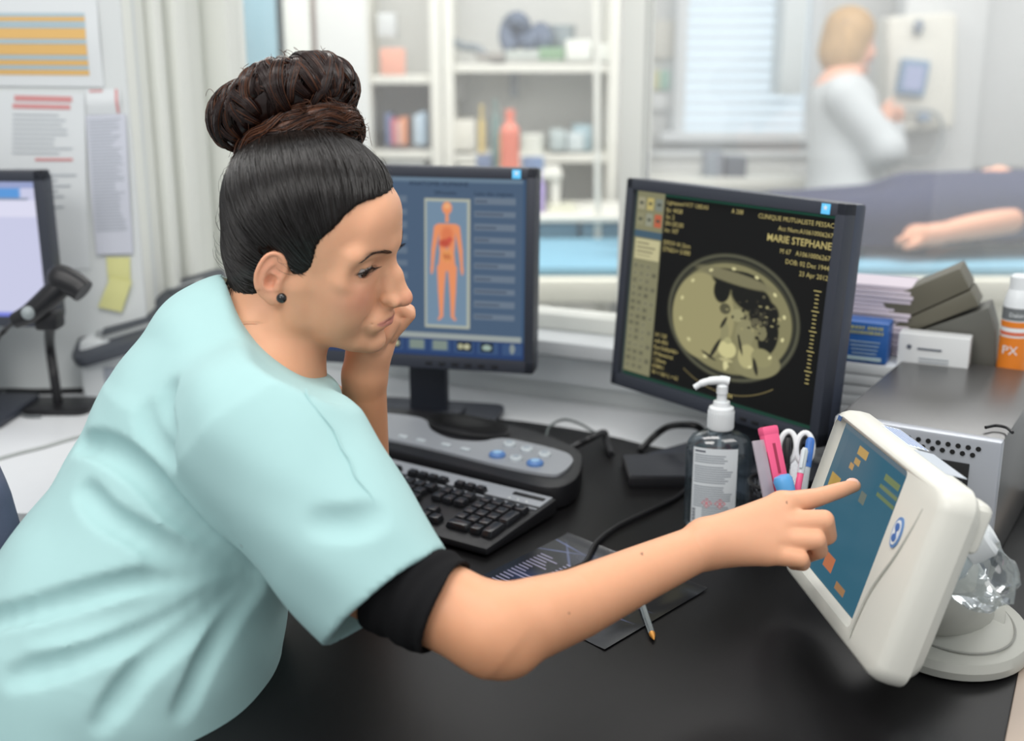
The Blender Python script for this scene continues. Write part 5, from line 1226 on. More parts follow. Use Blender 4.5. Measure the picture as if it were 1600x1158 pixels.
# nose
hcone((80, 0, 26), (93, 0, 6), 6.0, 6.2, k=10)
hcone((93, 0, 6), (105, 0, -12), 6.2, 6.8, k=8)
hell((106.5, 0, -16.5), (8.5, 8.2, 8.0), k=5)
hcone((86, 0, -8), (93, 0, -22), 12, 10, k=10)
for s in (-1, 1):
    hcone((80, s*5, 16), (94, s*9, -14), 4, 5, k=6)
    hell((96, s*11.2, -19), (9.5, 6.2, 6.6), k=4)
    hell((102, s*5.4, -25.5), (5.0, 2.7, 3.6), 's', 2.5)
    hell((94, s*18.2, -16), (8, 2.0, 8), 's', 4)
    hcone((95, s*16, -24), (82, s*30, -40), 1.6, 1.6, 's', 8)   # fold beside the mouth
# mouth
hell((85, 0, -46), (12, 25, 15), k=10)
hcone((97, 0, -30), (98.5, 0, -36), 1.2, 1.6, 's', 4)           # philtrum
for s in (-1, 1):
    hcone((95.5, s*3.5, -38.2), (84, s*22, -41.6), 2.6, 1.2, k=4)
    hcone((94.0, s*0, -46.8), (85, s*18, -44.8), 3.2, 1.4, k=4)
hell((96, 0, -58.5), (8, 16, 4.5), 's', 8)
for s in (-1, 1):
    hcone((99.5, s*.5, -42.2), (92.5, s*13, -43.0), .8, .7, 's', 1.2); hcone((92.5, s*13, -43.0), (84, s*26.0, -43.0), .7, .45, 's', 1.6)
# eyelids
EYC = [(64.8, s*33.0, 18.0) for s in (-1, 1)]
for s, c in zip((-1, 1), EYC):
    hell(c, (13.2, 13.8, 13.2), k=5)
    hcone((73, s*23, 28), (66, s*45, 25), 3.0, 3.0, k=6)
    hell((77.5, s*35.5, 15.4), (8.8, 14.2, 6.3), 's', .8, rot=rotz(-s*-20))
    hcone((78.0, s*23, 22.4), (71, s*45, 20.4), .6, .6, 's', 2.2)  # lid crease
# ears
for s in (-1, 1):
    er = np.array(rotz(-s*24)) @ np.array(roty(14))
    hell((-7, s*74, 1), (14.5, 5.0, 26), k=5, rot=er)
    hell((-3, s*79.5, 3), (9.5, 4.2, 17), 's', 4, rot=er)
    hell((-3, s*73, -22), (8, 4.6, 8.5), k=5, rot=er)
    def earpt(x, z):
        v = er @ np.array((x, 0, z)); return (-7+v[0], s*(74)+v[1]+s*3.0, 1+v[2])
    pts = [(10.5, 2), (11, 8), (10, 14), (7.5, 19.5), (3, 23.5), (-3, 25), (-8, 23), (-11.6, 18), (-13.4, 11), (-14, 4), (-13.6, -3), (-11.5, -10), (-8, -16)]
    body.poly([H(*q) for q in smooth_path([earpt(*a) for a in pts], 2)], 2.1*k_, k=2.5*k_)
    pts = [(4.5, -13), (0, -13.5), (-4, -10), (-6.5, -4), (-7, 3), (-5.5, 9), (-2.5, 14)]
    body.poly([H(*q) for q in smooth_path([earpt(*a) for a in pts], 2)], 1.7*k_, k=2.5*k_)
    hell(earpt(1.5, -4), (5, 5, 7), 's', 3, rot=er)
    hcone(earpt(10, -9), earpt(9, -3), 3.0, 2.6, k=4)
    hcone(earpt(9, 3), earpt(1, 5), 1.4, 1.2, k=3)
# neck
C7 = P(392, 585, 1.27)
body.cone(H(-22, 0, -18), Vector(C7)*.5+H(-25, 0, -25)*.5, .053, .050, k=.02)
body.cone(Vector(C7)*.5+H(-25, 0, -25)*.5, C7, .050, .060, k=.02)
hcone((14, 0, -52), (-26, 0, -84), 34, 38, k=24)
# trunk, shoulders
SHn, SHf = P(424, 735, 1.115), P(492, 662, 1.40)
CH = P(340, 720, 1.24)
body.cone(C7, CH, .07, .10, k=.04); body.cone(C7, SHn, .050, .046, k=.03); body.cone(C7, SHf, .055, .05, k=.04); body.cone(CH, P(200, 1020, 1.2), .10, .11, k=.04)
# near arm
ELn, WRn = P(768, 985, 1.035), P(1092, 856, 1.145)
AMn = P(585, 893, 1.070); body.cone(SHn, AMn, .044, .040, k=.02); body.cone(AMn, ELn, .040, .0385, k=.02)
fa = WRn-ELn
body.poly([ELn, P(835, 966, 1.05), P(900, 944, 1.075), P(1000, 897, 1.112), WRn], [.0385, .0365, .0322, .0268, .0222], k=.012)
body.cone(P(790, 1012, 1.03), P(800, 1020, 1.03), .022, .018, k=.02)
# near hand
def chain(pts, rs, k=.004):
    q = [P(*p) for p in pts]
    body.poly(q, list(rs), k=k)
for (p_, r_) in (((1222, 792, 1.168), .0150), ((1222, 820, 1.160), .0150), ((1212, 843, 1.153), .0145), ((1196, 863, 1.147), .0135)):
    body.cone(P(1108, 846+.15*(p_[1]-820), 1.146), P(*p_), .0190, r_, k=.012)
body.cone(P(1130, 850, 1.165), P(1200, 835, 1.175), .018, .016, k=.015)
chain(((1222, 790, 1.168), (1278, 777, 1.185), (1313, 766, 1.196), (1335, 759, 1.2045)), (.0138, .0094, .0082, .0066), .006)
chain(((1222, 818, 1.160), (1287, 813, 1.152), (1293, 837, 1.168), (1276, 848, 1.185)), (.0135, .0104, .0092, .0078))
chain(((1210, 843, 1.153), (1275, 843, 1.146), (1280, 860, 1.162), (1262, 868, 1.178)), (.0130, .0098, .0086, .0074))
chain(((1196, 863, 1.147), (1250, 873, 1.142), (1254, 880, 1.156), (1240, 880, 1.170)), (.0120, .0088, .0078, .0068))
chain(((1140, 838, 1.185), (1185, 830, 1.205), (1222, 822, 1.215), (1246, 818, 1.21)), (.016, .0115, .0098, .0082))   # thumb behind the palm
# far arm, elbow on the desk, fist under the cheek
ELf = PZ(566, 838, ZD+.036); WRf = P(570, 585, 1.335)
body.cone(SHf, ELf, .048, .036, k=.02); fb = WRf-ELf
body.cone(ELf, ELf+fb*.3, .034, .033, k=.015); body.cone(ELf+fb*.3, WRf, .033, .0240, k=.015)
body.cone(WRf, P(577, 548, 1.325), .0235, .0235, k=.012); body.cone(P(577, 548, 1.325), P(603, 512, 1.33), .0235, .018, k=.012)
for i in range(4):
    d_ = 1.312+.016*i; y_ = -2*i
    chain(((606, 520+y_, d_+.004), (622, 507+y_, d_+.002), (638, 492+y_, d_), (624, 484+y_, d_-.006), (612, 492+y_, d_-.008)), (.0125, .0100, .0083, .0080, .0072), .002)
chain(((584, 540, 1.305), (600, 522, 1.300), (614, 503, 1.303)), (.012, .010, .0085))
# neck hollow behind the ear is left to the blends
HMi = np.linalg.inv(HMn)
SKIN = np.array(rgb(224, 168, 134)); ARM = np.array(rgb(214, 154, 116)); LIP = np.array(rgb(206, 128, 124)); BLUSH = np.array(rgb(226, 146, 124)); DARK = np.array(rgb(70, 48, 40))
BROWZ = lambda y: np.interp(y, [8, 14, 25, 38, 47, 56], [31, 33.5, 37, 39.5, 38, 33])
def skin_col(p):
    q = (p@HMi[:3, :3].T+HMi[:3, 3])/k_; x, y, z = q[:, 0], q[:, 1], q[:, 2]; c = np.tile(SKIN, (len(p), 1))
    def mixin(m, col): 
        nonlocal c; m = np.clip(m, 0, 1)[:, None]; c = c*(1-m)+col*m
    g = lambda cx, cy, cz, sx, sy, sz: np.exp(-(((x-cx)/sx)**2+((np.abs(y)-cy)/sy)**2+((z-cz)/sz)**2))
    near = (x > -40) & (z > -95)
    mixin(np.clip((-z-100)/60, 0, 1), ARM)
    mixin(.55*g(66, 42, -12, 24, 20, 16)*near, BLUSH); mixin(.65*g(108, 0, -17, 12, 9, 9), BLUSH)
    mixin(.45*g(-8, 78, 5, 18, 10, 30), BLUSH)
    ml = np.interp(np.abs(y), [0, 13, 26], [-42.4, -43.0, -43.2]); ww = np.clip(1.15-np.abs(y)/26, .1, 1); up = np.exp(-((z-ml-2.2*ww)/(2.4*ww))**4); lo = np.exp(-((z-ml+3.2*ww)/(3.6*ww))**4)
    lipm = np.maximum(up, lo)*(x > 78)*np.clip((24.0-np.abs(y))/4, 0, 1)*(z < -36)
    mixin(.7*lipm, LIP)
    mixin(.5*np.exp(-((z-ml)/.8)**2)*(x > 80)*(np.abs(y) < 22.5), np.array(rgb(140, 74, 70)))
    bz = BROWZ(np.abs(y))
    mixin(.5*np.exp(-((z-bz)/2.6)**2)*np.clip((np.abs(y)-14)/6, 0, 1)*np.clip((53-np.abs(y))/9, 0, 1)*(x > 40), DARK)
    ex = np.sqrt(((np.abs(y)-33)/14.0)**2+((z-15.6)/5.4)**2); mixin(.6*np.clip(1-np.abs(ex-1)/.22, 0, 1)*(x > 62)*(z > 15), np.array(rgb(96, 62, 56)))
    mixin(.25*np.clip(1-np.abs(ex-1)/.22, 0, 1)*(x > 62)*(z <= 15), np.array(rgb(170, 110, 100)))
    # freckles on the arms and hand
    for (px_, py_, d_, r_) in ((1229, 785, 1.158, .0011), (1003, 865, 1.08, .0013), (889, 958, 1.03, .001)):
        f_ = np.array(P(px_, py_, d_)); dd = np.sqrt(((np.cross(p-np.array((0, 0, CZ)), (f_-np.array((0, 0, CZ)))/np.linalg.norm(f_-np.array((0, 0, CZ)))))**2).sum(1)); mixin(.8*(dd < r_), DARK)
    return c
wo = thing('person', 'seated person in a mint tunic with dark hair in a bun, pointing at a display', 'person', (-.38, 1.15, 0))
import time as _t; _t0 = _t.time()
bo_ = body.mesh('body', .00135, m_skin, wo, color=skin_col, lo=(-.62, .86, .70), hi=(.40, 1.62, 1.42))
print('body', _t.time()-_t0, len(bo_.data.vertices))
ELBOW_MARK = None
# index finger nail and others
m_nail = mat('fingernail', rgb(236, 190, 172), rough=.25, spec=.6)
def nail(px_, py_, d_, dirpx, w_=.0058, l_=.0075):
    c = P(px_, py_, d_); a = (P(px_+dirpx[0], py_+dirpx[1], d_+.004)-c).normalized(); toc = (Vector((0, 0, CZ))-c).normalized()*.8+Vector((0, 0, 1))*.6; n_ = (toc-a*toc.dot(a)).normalized(); s_ = a.cross(n_)
    M = Matrix(((a.x, s_.x, n_.x, c.x), (a.y, s_.y, n_.y, c.y), (a.z, s_.z, n_.z, c.z), (0, 0, 0, 1)))
    b = MB(); b.m = M; b.sphere((0, 0, .0043), (l_, w_, .0016), 16); return obj('fingernail', b, m_nail, wo, world=True)
nail(1330, 758, 1.2035, (20, -5))
# eyes
def eye(c, name='eye'):
    g = (Vector((1.0, -.42, -.30))).normalized()
    b = MB(); b.sphere((0, 0, 0), 12.5*k_, 48); me_b = obj(name, b, mat('eyeball', (1, 1, 1), rough=.12, spec=.6, coat=.6, attr='col'), wo)
    me = me_b.data; n = len(me.vertices); v = np.zeros(n*3); me.vertices.foreach_get('co', v); v = v.reshape(-1, 3); v /= np.linalg.norm(v, axis=1)[:, None]
    an = np.arccos(np.clip(v@np.array(g), -1, 1))*12.5; col = np.tile(np.array(rgb(190, 180, 176)), (n, 1))
    col[an < 6.4] = rgb(46, 30, 24); col[an < 5.7] = rgb(84, 56, 38); col[an < 2.6] = rgb(8, 8, 8)
    ca = me.color_attributes.new('col', 'FLOAT_COLOR', 'POINT'); ca.data.foreach_set('color', np.concatenate([col, np.ones((n, 1))], 1).astype(np.float32).ravel())
    me_b.matrix_parent_inverse = wo.matrix_basis.inverted(); me_b.matrix_basis = Matrix.Translation(H(*c)) @ HR.to_4x4(); return me_b
for c in EYC: eye(c)
# lashes and brows
m_lash = mat('dark_hair_strand', (0.008, 0.006, 0.005), rough=.4)
hr = random.Random(21)
for s in (-1, 1):
    b = MB()
    for i in range(38):
        t = i/37; y = s*(22+25*t); an = math.pi*t; z = 15.4+6.1*math.sin(an)*1.0; x = 64.8+math.sqrt(max(4, 13.9**2-(abs(y)-33)**2-(z-18.0)**2*.9))
        L_ = (7.0+2.6*math.sin(math.pi*t)+hr.uniform(-.6, .6)); dy = s*(-.25+.9*t); p0 = Vector((x-.4, y, z)); p1 = p0+Vector((.80, dy*.35, -.02))*L_*.55; p2 = p0+Vector((1.05, dy*.6, .42))*L_
        b.tube([H(*p0), H(*p1), H(*p2)], [.00026, .00020, .00006], 4)
    b.tube([H(64.8+math.sqrt(max(4, 14.0**2-((21.5+26*t)-33)**2-(15.4+6.1*math.sin(math.pi*t)-18.0)**2*.9))-.2, s*(21.5+26*t), 15.4+6.1*math.sin(math.pi*t)) for t in [j/16 for j in range(17)]], .00055, 6)
    obj('eyelashes', b, m_lash, wo, world=True)
bvh_body = None
from mathutils.bvhtree import BVHTree
def bvh_of(o, n_skip=1): me = o.data; v = np.zeros(len(me.vertices)*3); me.vertices.foreach_get('co', v); return BVHTree.FromPolygons([tuple(x) for x in v.reshape(-1, 3)], [tuple(p.vertices) for p in me.polygons])
bb_ = bvh_of(bo_)
Hc = H(0, 0, 20)
for s in (-1, 1):
    b = MB()
    for i in range(170):
        t = hr.random(); y = 13+45*t; z = float(BROWZ(y))+hr.uniform(-2.1, 2.1)*(1-.65*t)
        o_ = H(20, s*y*.9, z); dr = (H(120, s*y, z)-o_).normalized(); hit = bb_.ray_cast(o_, dr)
        far_ = H(140, s*y, z); hit = bb_.ray_cast(far_, (H(40, s*y*.8, z)-far_).normalized())
        if hit[0] is None: continue
        p, n_ = hit[0], hit[1]; tv = (H(60, s*(y+10), z+(4.5 if t < .4 else (1 if t < .7 else -3)))-H(63, s*y, z)); tv = (tv-n_*tv.dot(n_)).normalized()
        b.tube([p, p+tv*.0028+n_*.0006, p+tv*.0056+n_*.0003], [.00016, .00013, .00005], 3)
    obj('eyebrow', b, mat('brown_brow_hair', (.035, .02, .013), rough=.5), wo, world=True)
# earring
ep = H(-6, -80, -24)
b = MB(); b.sphere((0, 0, 0), .0052, 20); e_ = obj('earring', b, mat('black_earring', (0.006, 0.006, 0.007), rough=.2, spec=.7), wo); e_.matrix_parent_inverse = wo.matrix_basis.inverted(); e_.location = P(440, 466, 1.155)
# ---------------------------------------------------------------- hair
m_hair = mat('dark_hair', (0.008, 0.0055, 0.0045), rough=.30, spec=.6, coat=.45, noise=.3, nscale=120)
m_hair2 = mat('brown_hair', (0.080, 0.028, 0.012), rough=.36, spec=.35, noise=.3, nscale=120)
m_hair3 = mat('deep_brown_hair', (0.016, 0.0065, 0.005), rough=.27, spec=.5, noise=.3, nscale=120)
cap_f = Field()
CE = [((-5, 0, 50), (90.2, 74.2, 78), 8), ((21, 0, 45), (60, 64, 66.5), 12), ((-38, 0, -2), (52, 60, 46), 20), ((-33, 0, -44), (42, 59, 43), 20), ((4, 0, 16), (36, 72, 28), 10)]
for c, r_, kk in CE: cap_f.ell(HMn, [q*k_ for q in c], [q*k_ for q in r_], 'u', kk*k_)
cap_base = Field(); cap_base.p = list(cap_f.p)
for c, r_, kk in CE[:3]: cap_f.ell(HMn, [q*k_ for q in c], [(q-7)*k_ for q in r_], 's', .002)
def hairline(p):
    """below zero where the face and neck are bare"""
    q = (p@HMi[:3, :3].T.astype(np.float32)+HMi[:3, 3].astype(np.float32))/k_; x, y, z = q[..., 0], np.abs(q[..., 1]), q[..., 2]
    hx = np.interp(z, [-90, -66, -33, -20, 0, 2, 4, 18, 41, 50, 63, 75, 84, 87, 90, 94], [-52, -34, -20, -25, -24, 15, 20, 29, 31, 35, 45, 51, 57, 64, 76, 100]).astype(np.float32)
    d = hx-x+.8*np.sin(y*.7+z*1.1)
    ear = np.sqrt(((x+6)/15.5)**2+((z-0)/26)**2)-1
    e_ = ear*16; d = np.where(y > 55, np.minimum(d, e_), d)
    low = z+80+ .85*(x+30); d = np.minimum(d, low)
    return (d*k_).astype(np.float32)
cap_f.custom(hairline, (-9, -9, -9), (9, 9, 9), 's', .003)
cap = cap_f.mesh('hair_cap', .0018, mat('dark_hair_base', (0.007, 0.005, 0.0045), rough=.5, spec=.2, noise=.3, nscale=150), wo)
cb = bvh_of(cap)
_v = np.zeros(len(cap.data.vertices)*3, np.float32); cap.data.vertices.foreach_get('co', _v); _v = _v.reshape(-1, 3); outer_v = _v[np.abs(cap_base.value(_v)) < .0012].tolist()
def local_pt(w_): v = HM.inverted() @ w_; return v/k_
BUNC = P(452, 182, 1.245); BASE = P(466, 246, 1.235)
# axis of the bun: from the head centre to the bun centre
bax = (BUNC-H(0, 0, 60)).normalized(); bx1 = (HR @ Vector((1, 0, 0))); bx1 = (bx1-bax*bx1.dot(bax)).normalized(); bx2 = bax.cross(bx1)
def bl(a, r_, h_): return BASE+(bx1*math.cos(a)+bx2*math.sin(a))*r_+bax*h_
E0 = H(-2, 0, 45)
def fast_tubes(name, paths, rad, m, parent, npt=None, sides=3, taper=(.3, .35)):
    """many thin strands as one mesh; every path is resampled to npt points"""
    npt = npt or max(len(p) for p in paths); N = len(paths); A_ = np.zeros((N, npt, 3))
    for i, p in enumerate(paths):
        p = np.array([tuple(q) for q in p]); t = np.linspace(0, len(p)-1, npt); k = np.arange(len(p))
        for c in range(3): A_[i, :, c] = np.interp(t, k, p[:, c])
    T = np.gradient(A_, axis=1); T /= np.linalg.norm(T, axis=2, keepdims=True)+1e-9
    ref = np.array((.31, .52, .79)); U = np.cross(T, ref); U /= np.linalg.norm(U, axis=2, keepdims=True)+1e-9; W_ = np.cross(T, U)
    rr_ = np.full(npt, rad); rr_[0] *= taper[0]; rr_[-1] *= taper[1]
    ring = [A_+(U*math.cos(a)+W_*math.sin(a))*rr_[None, :, None] for a in [2*math.pi*k/sides for k in range(sides)]]
    V = np.stack(ring, 2).reshape(-1, 3); b0 = (np.arange(N)*npt*sides)[:, None, None]+(np.arange(npt-1)*sides)[None, :, None]; k = np.arange(sides)[None, None, :]; k2 = (k+1) % sides
    F = np.stack([b0+k, b0+k2, b0+sides+k2, b0+sides+k], -1).reshape(-1, 4).astype(np.int32)
    me = bpy.data.meshes.new(name); me.vertices.add(len(V)); me.vertices.foreach_set('co', V.ravel()); me.loops.add(len(F)*4); me.loops.foreach_set('vertex_index', F.ravel()); me.polygons.add(len(F)); me.polygons.foreach_set('loop_start', np.arange(len(F), dtype=np.int32)*4)
    me.update(calc_edges=True); me.shade_smooth(); me.materials.append(m); o = bpy.data.objects.new(name, me); COL.objects.link(o)
    o.parent = parent; o.matrix_parent_inverse = wmat(parent).inverted(); return o
def strands(n, m, name, rad, seedv, off=(.0006, .0026), start=None, ext=0.0):
    rr = random.Random(seedv); paths = []
    nv = len(outer_v)
    for i in range(n):
        v = Vector(outer_v[rr.randrange(nv)])
        if start and not start(v): continue
        p0 = Vector(v); d0 = (p0-E0); a = math.atan2(d0.dot(bx2), d0.dot(bx1)); end = bl(a+rr.uniform(-.12, .12), .036+rr.uniform(-.006, .004), rr.uniform(-.004, .006))
        d1 = end-E0; u0, u1 = d0.normalized(), d1.normalized(); an = u0.angle(u1)
        if an < .12: continue
        steps = max(8, int(an/.055)); clump = mnoise.noise(Vector((a*9, 3.1, 0)))*.0022+mnoise.noise(Vector((a*26, 1.1, 4)))*.0014
        o_ = rr.uniform(*off)+clump; pts = []; wob = rr.uniform(-.03, .03); lp = local_pt(v); e0 = rr.uniform(0, ext)*(.0 if (lp.z < 32 and lp.x < 60) or lp.z < -10 else 1)/max(an, .1)
        for k in range(steps+1):
            t = -e0+(1+e0)*k/steps; d = (u0*math.sin((1-t)*an)+u1*math.sin(t*an))/math.sin(an); sd = u0.cross(u1).normalized(); d = (d+sd*wob*math.sin(max(0, t)*math.pi)).normalized()
            far_ = E0+d*.2; h1 = cb.ray_cast(far_, -d); h2 = bb_.ray_cast(far_, -d); q = None
            fl = local_pt(E0+d*.09); nearear = abs(fl.x+4) < 26 and fl.z < 40
            for hh in ((h1,) if nearear or t > .05 else (h1, h2)):
                if hh[0] is not None and (q is None or (hh[0]-E0).dot(d) > (q-E0).dot(d)): q = hh[0]
            if q is None or (q-E0).length > .15: continue
            e = o_*max(0, min(1, t*4+.05)); pts.append(q+d*(e+.0001))
        if len(pts) < 4: continue
        pts[-1] = end; paths.append(pts)
    return fast_tubes(name, paths, rad, m, cap, npt=26)
def hairline_near(v):
    q = np.array([[v.x, v.y, v.z]], np.float32); return -.009 < float(hairline(q)[0]) < .003
strands(6500, m_hair, 'combed_strands', .00045, 1, off=(.0002, .0016))
strands(14000, m_hair, 'hairline_strands', .00022, 2, off=(.0001, .0012), start=hairline_near, ext=.07)
# bun: a doughnut of rolled locks, wrapped at its foot by wavy brown hair
DC = P(446, 171, 1.245); DR, Dr = .0405, .0345
ax1 = (HR @ Vector((1, 0, 0))); dax = (DC-P(470, 235, 1.24)).normalized(); ax1 = (ax1-dax*ax1.dot(dax)).normalized(); ax2 = dax.cross(ax1)
def donut(th, ph, e=0.0):
    lob = 1+.07*math.cos(2*th+.4)+.05*math.cos(5*th+1); r_ = (Dr*lob+e); rad = ax1*math.cos(th)+ax2*math.sin(th)
    return DC+rad*(DR+r_*math.cos(ph))+dax*(r_*.95*math.sin(ph))
b = MB(); vs = []; fs = []; NT, NP = 64, 32
for i in range(NT):
    for j in range(NP): vs.append(tuple(donut(2*math.pi*i/NT, 2*math.pi*j/NP, -.0015+.0015*mnoise.noise(Vector((i*.5, j*.5, 0))))))
for i in range(NT):
    for j in range(NP): a, c_ = (i+1) % NT, (j+1) % NP; fs.append((i*NP+j, a*NP+j, a*NP+c_, i*NP+c_))
b.add(vs, fs); bun = obj('hair_bun', b, m_hair3, wo, world=True)
def tubes(name, paths, rad, m, parent): return fast_tubes(name, paths, rad, m, parent, taper=(.5, .4))
rr = random.Random(33); P1, P2 = [], []
for L in range(190):
    th0 = rr.uniform(0, 2*math.pi); ph0 = rr.uniform(-1.2, 1.2); span = rr.uniform(1.3, 2.6); dth = rr.uniform(-.55, .75); base = rr.uniform(-.001, .0055); wd_ = rr.uniform(.06, .12); wav = rr.uniform(.02, .09); wp = rr.uniform(0, 6)
    if ph0+span > 3.2: ph0 = 3.2-span
    for k in range(34):
        u = rr.gauss(0, .5); e = base+.0032*math.sqrt(max(0, 1-min(1, u*u)))+rr.uniform(-.0006, .0006); pts = []; tw = rr.uniform(-.04, .04); n_ = 13
        for j in range(n_):
            t = j/(n_-1); th = th0+dth*t+u*wd_*(.6+.5*math.sin(math.pi*t))+wav*math.sin(5*t+wp)+tw*t; ph = ph0+span*t+.02*u
            pts.append(donut(th, ph, e*(math.sin(math.pi*min(1, max(0, t)))**.4 if 0 < t < 1 else 0)-.0006))
        (P1 if rr.random() < .8 else P2).append(pts)
tubes('bun_strands', P1, .00062, m_hair3, bun); tubes('bun_highlight_strands', P2, .00055, m_hair2, bun)
# wrap
WC = P(470, 221, 1.24)
rr = random.Random(44); P1, P2 = [], []
wob = lambda a: 1+.03*math.sin(3*a)
b = MB(); q = []
for i in range(48): a = 2*math.pi*i/48; q.append(WC+(ax1*math.cos(a)*.055+ax2*math.sin(a)*.050))
b.tube(q, .0135, 14, closed=True); wrap = obj('hair_wrap', b, m_hair2, wo, world=True)
for L in range(58):
    a0 = rr.uniform(0, 2*math.pi); span = rr.uniform(.9, 2.4); psi = rr.uniform(-1.8, 1.8); dpsi = rr.uniform(-1.2, 1.2); base = rr.uniform(.0120, .0165); f_ = rr.uniform(5, 10)
    for k in range(30):
        du = rr.gauss(0, .16); e = base+rr.uniform(-.001, .0012); ph = rr.gauss(0, .35); n_ = 18; pts = []
        for j in range(n_):
            t = j/(n_-1); a = a0+span*t; ps = psi+dpsi*t+du*1.0+.16*math.sin(f_*span*t+ph); rad = ax1*math.cos(a)+ax2*math.sin(a)
            pts.append(WC+rad*.0+ax1*math.cos(a)*.055+ax2*math.sin(a)*.050+rad*math.cos(ps)*e+dax*math.sin(ps)*e*1.25)
        (P1 if rr.random() < .6 else P2).append(pts)
tubes('wrap_strands', P1, .00055, m_hair2, wrap); tubes('wrap_dark_strands', P2, .0006, m_hair3, wrap)
# stray curls
P1 = []
for k in range(120):
    a = rr.uniform(0, 2*math.pi); p = WC+(ax1*math.cos(a)+ax2*math.sin(a))*.066+dax*rr.uniform(-.012, .01) if k % 3 else donut(a, rr.uniform(.2, 2.2), .003)
    d = ((p-DC).normalized()+Vector((rr.gauss(0, .5), rr.gauss(0, .5), rr.gauss(0, .5)))).normalized(); s_ = d.orthogonal().normalized(); t_ = d.cross(s_); R_ = rr.uniform(.003, .009); L_ = rr.uniform(.004, .012); tt = rr.uniform(1.5, 5)
    P1.append([p+d*L_*t+s_*R_*(math.cos(tt*t)-1)+t_*R_*math.sin(tt*t) for t in [j/11 for j in range(12)]])
for (x0, y0, c_) in ((563, 205, 1), (556, 216, .7), (378, 232, -1), (372, 238, -.8), (368, 228, -.6)):
    p = P(x0, y0, 1.22); P1.append([P(x0+c_*(18*t*1.2+3*math.sin(5*t)), y0+(-14*math.sin(2.4*t)+34*t*t if c_ > 0 else 18*t), 1.22+.004*math.sin(6*t)) for t in [j/13 for j in range(14)]])
tag(tubes('stray_curls', P1, .00028, m_hair2, wrap), kind='stuff')
# fine flyaways at the nape and round the head
P1 = []
for k in range(260):
    v = Vector(outer_v[rr.randrange(len(outer_v))]); d = (Vector(v)-E0).normalized(); a = (BASE-Vector(v)).normalized(); a = (a-d*a.dot(d)).normalized(); L_ = rr.uniform(.012, .03); h_ = rr.uniform(.0015, .0055)
    P1.append([Vector(v)+d*(.0012+h_*math.sin(2.6*t))+a*L_*t+d.cross(a)*rr.uniform(-.002, .002)*t for t in [j/7 for j in range(8)]])
tag(tubes('flyaway_strands', P1, .00016, m_hair, cap), kind='stuff')

# ---------------------------------------------------------------- clothes
VD = Vector((.10, .99, .0)).normalized()      # body width direction, roughly away from the camera
tu = Field()
tu.econe(P(372, 552, 1.25), P(345, 640, 1.25), .066, .105, VD, 1.25, k=.03)
tu.econe(P(354, 532, 1.25), P(368, 610, 1.25), .069, .085, VD, 1.15, k=.03)
tu.econe(P(345, 650, 1.25), P(196, 1010, 1.21), .112, .148, VD, 1.18, k=.04)
tu.econe(P(196, 1010, 1.21), P(110, 1260, 1.2), .148, .160, VD, 1.1, k=.04)
tu.cone(P(372, 628, 1.20), P(414, 684, 1.105), .060, .062, k=.05)
tu.cone(P(400, 610, 1.28), P(470, 668, 1.385), .052, .058, k=.05)
tu.econe(P(445, 668, 1.25), P(410, 770, 1.22), .050, .085, VD, 1.2, k=.05)
# near sleeve
SA, SB = P(424, 700, 1.10), P(603, 933, 1.06)
sa = (SB-SA).normalized()
tu.flat(SA-sa*.01, SB, .060, .0690, k=.035); tu.cone(SA-sa*.03, SA.lerp(SB, .6), .064, .064, k=.045)
tu.cone(P(450, 650, 1.155), P(520, 780, 1.115), .058, .050, k=.05)
# far sleeve
SFA, SFB = P(492, 672, 1.40), P(556, 768, 1.44)
tu.flat(SFA, SFB, .058, .056, k=.03)
def surf(px_, py_, d0=.8, d1=1.7):
    r_ = np.array(ray(px_, py_)); o = np.array((0, 0, CZ)); d = d0
    for _ in range(60):
        q = (o+r_*d)[None].astype(np.float32); v = float(tu.value(q)[0])
        if v < .0006: return Vector(q[0])
        d += min(v, .03)*.8
        if d > d1: return None
    return Vector(q[0])
folds = []
def fold(pts, dep, wid, op='s', k=.011):
    if op == 'u': k = .022
    """a crease (s) or ridge (u) running over the cloth through the given places"""
    q = [surf(x, y) for x, y in pts]; q = [a for a in q if a is not None]
    q = smooth_path(q, 3); n_ = len(q)
    for i in range(n_-1):
        a, c_ = q[i], q[i+1]; t = (i+.5)/n_; s_ = math.sin(math.pi*min(1, max(.0, t)))**.5
        vd = (Vector((0, 0, CZ))-a).normalized(); sh = wid-dep*s_ if op == 's' else -(wid-dep*s_)
        folds.append((a+vd*sh, c_+vd*sh, wid, op, k))
# crease fan running from the armpit to the back
fold([(398, 900), (345, 862), (280, 800), (222, 738), (168, 702), (125, 690)], .0135, .010)
fold([(385, 897), (330, 880), (245, 850), (165, 805), (130, 765)], .010, .009)
fold([(395, 902), (300, 903), (200, 912), (100, 940), (0, 964), (-60, 975)], .0115, .0095)
fold([(390, 908), (330, 933), (240, 980), (130, 1025), (20, 1058)], .010, .0095)
fold([(398, 914), (355, 940), (290, 990), (215, 1055), (160, 1130)], .0085, .009)
fold([(402, 925), (360, 975), (320, 1040), (290, 1110)], .006, .008)
fold([(370, 896), (300, 884), (240, 868)], .005, .008)
fold([(350, 905), (260, 935), (160, 965), (60, 990)], .005, .009)
fold([(222, 640), (236, 680), (262, 712)], .006, .010)
fold([(258, 605), (250, 645), (262, 680)], .005, .010)
fold([(590, 800), (550, 812), (500, 814)], .0030, .014)
# yoke seam along the far shoulder
for a, c_, w_, op, k in folds: tu.cone(a, c_, w_, w_, op, k)
seam = [surf(x, y) for x, y in ((478, 608), (482, 622), (500, 645), (522, 672), (534, 700), (547, 720), (556, 745), (580, 775), (588, 800), (600, 808))]
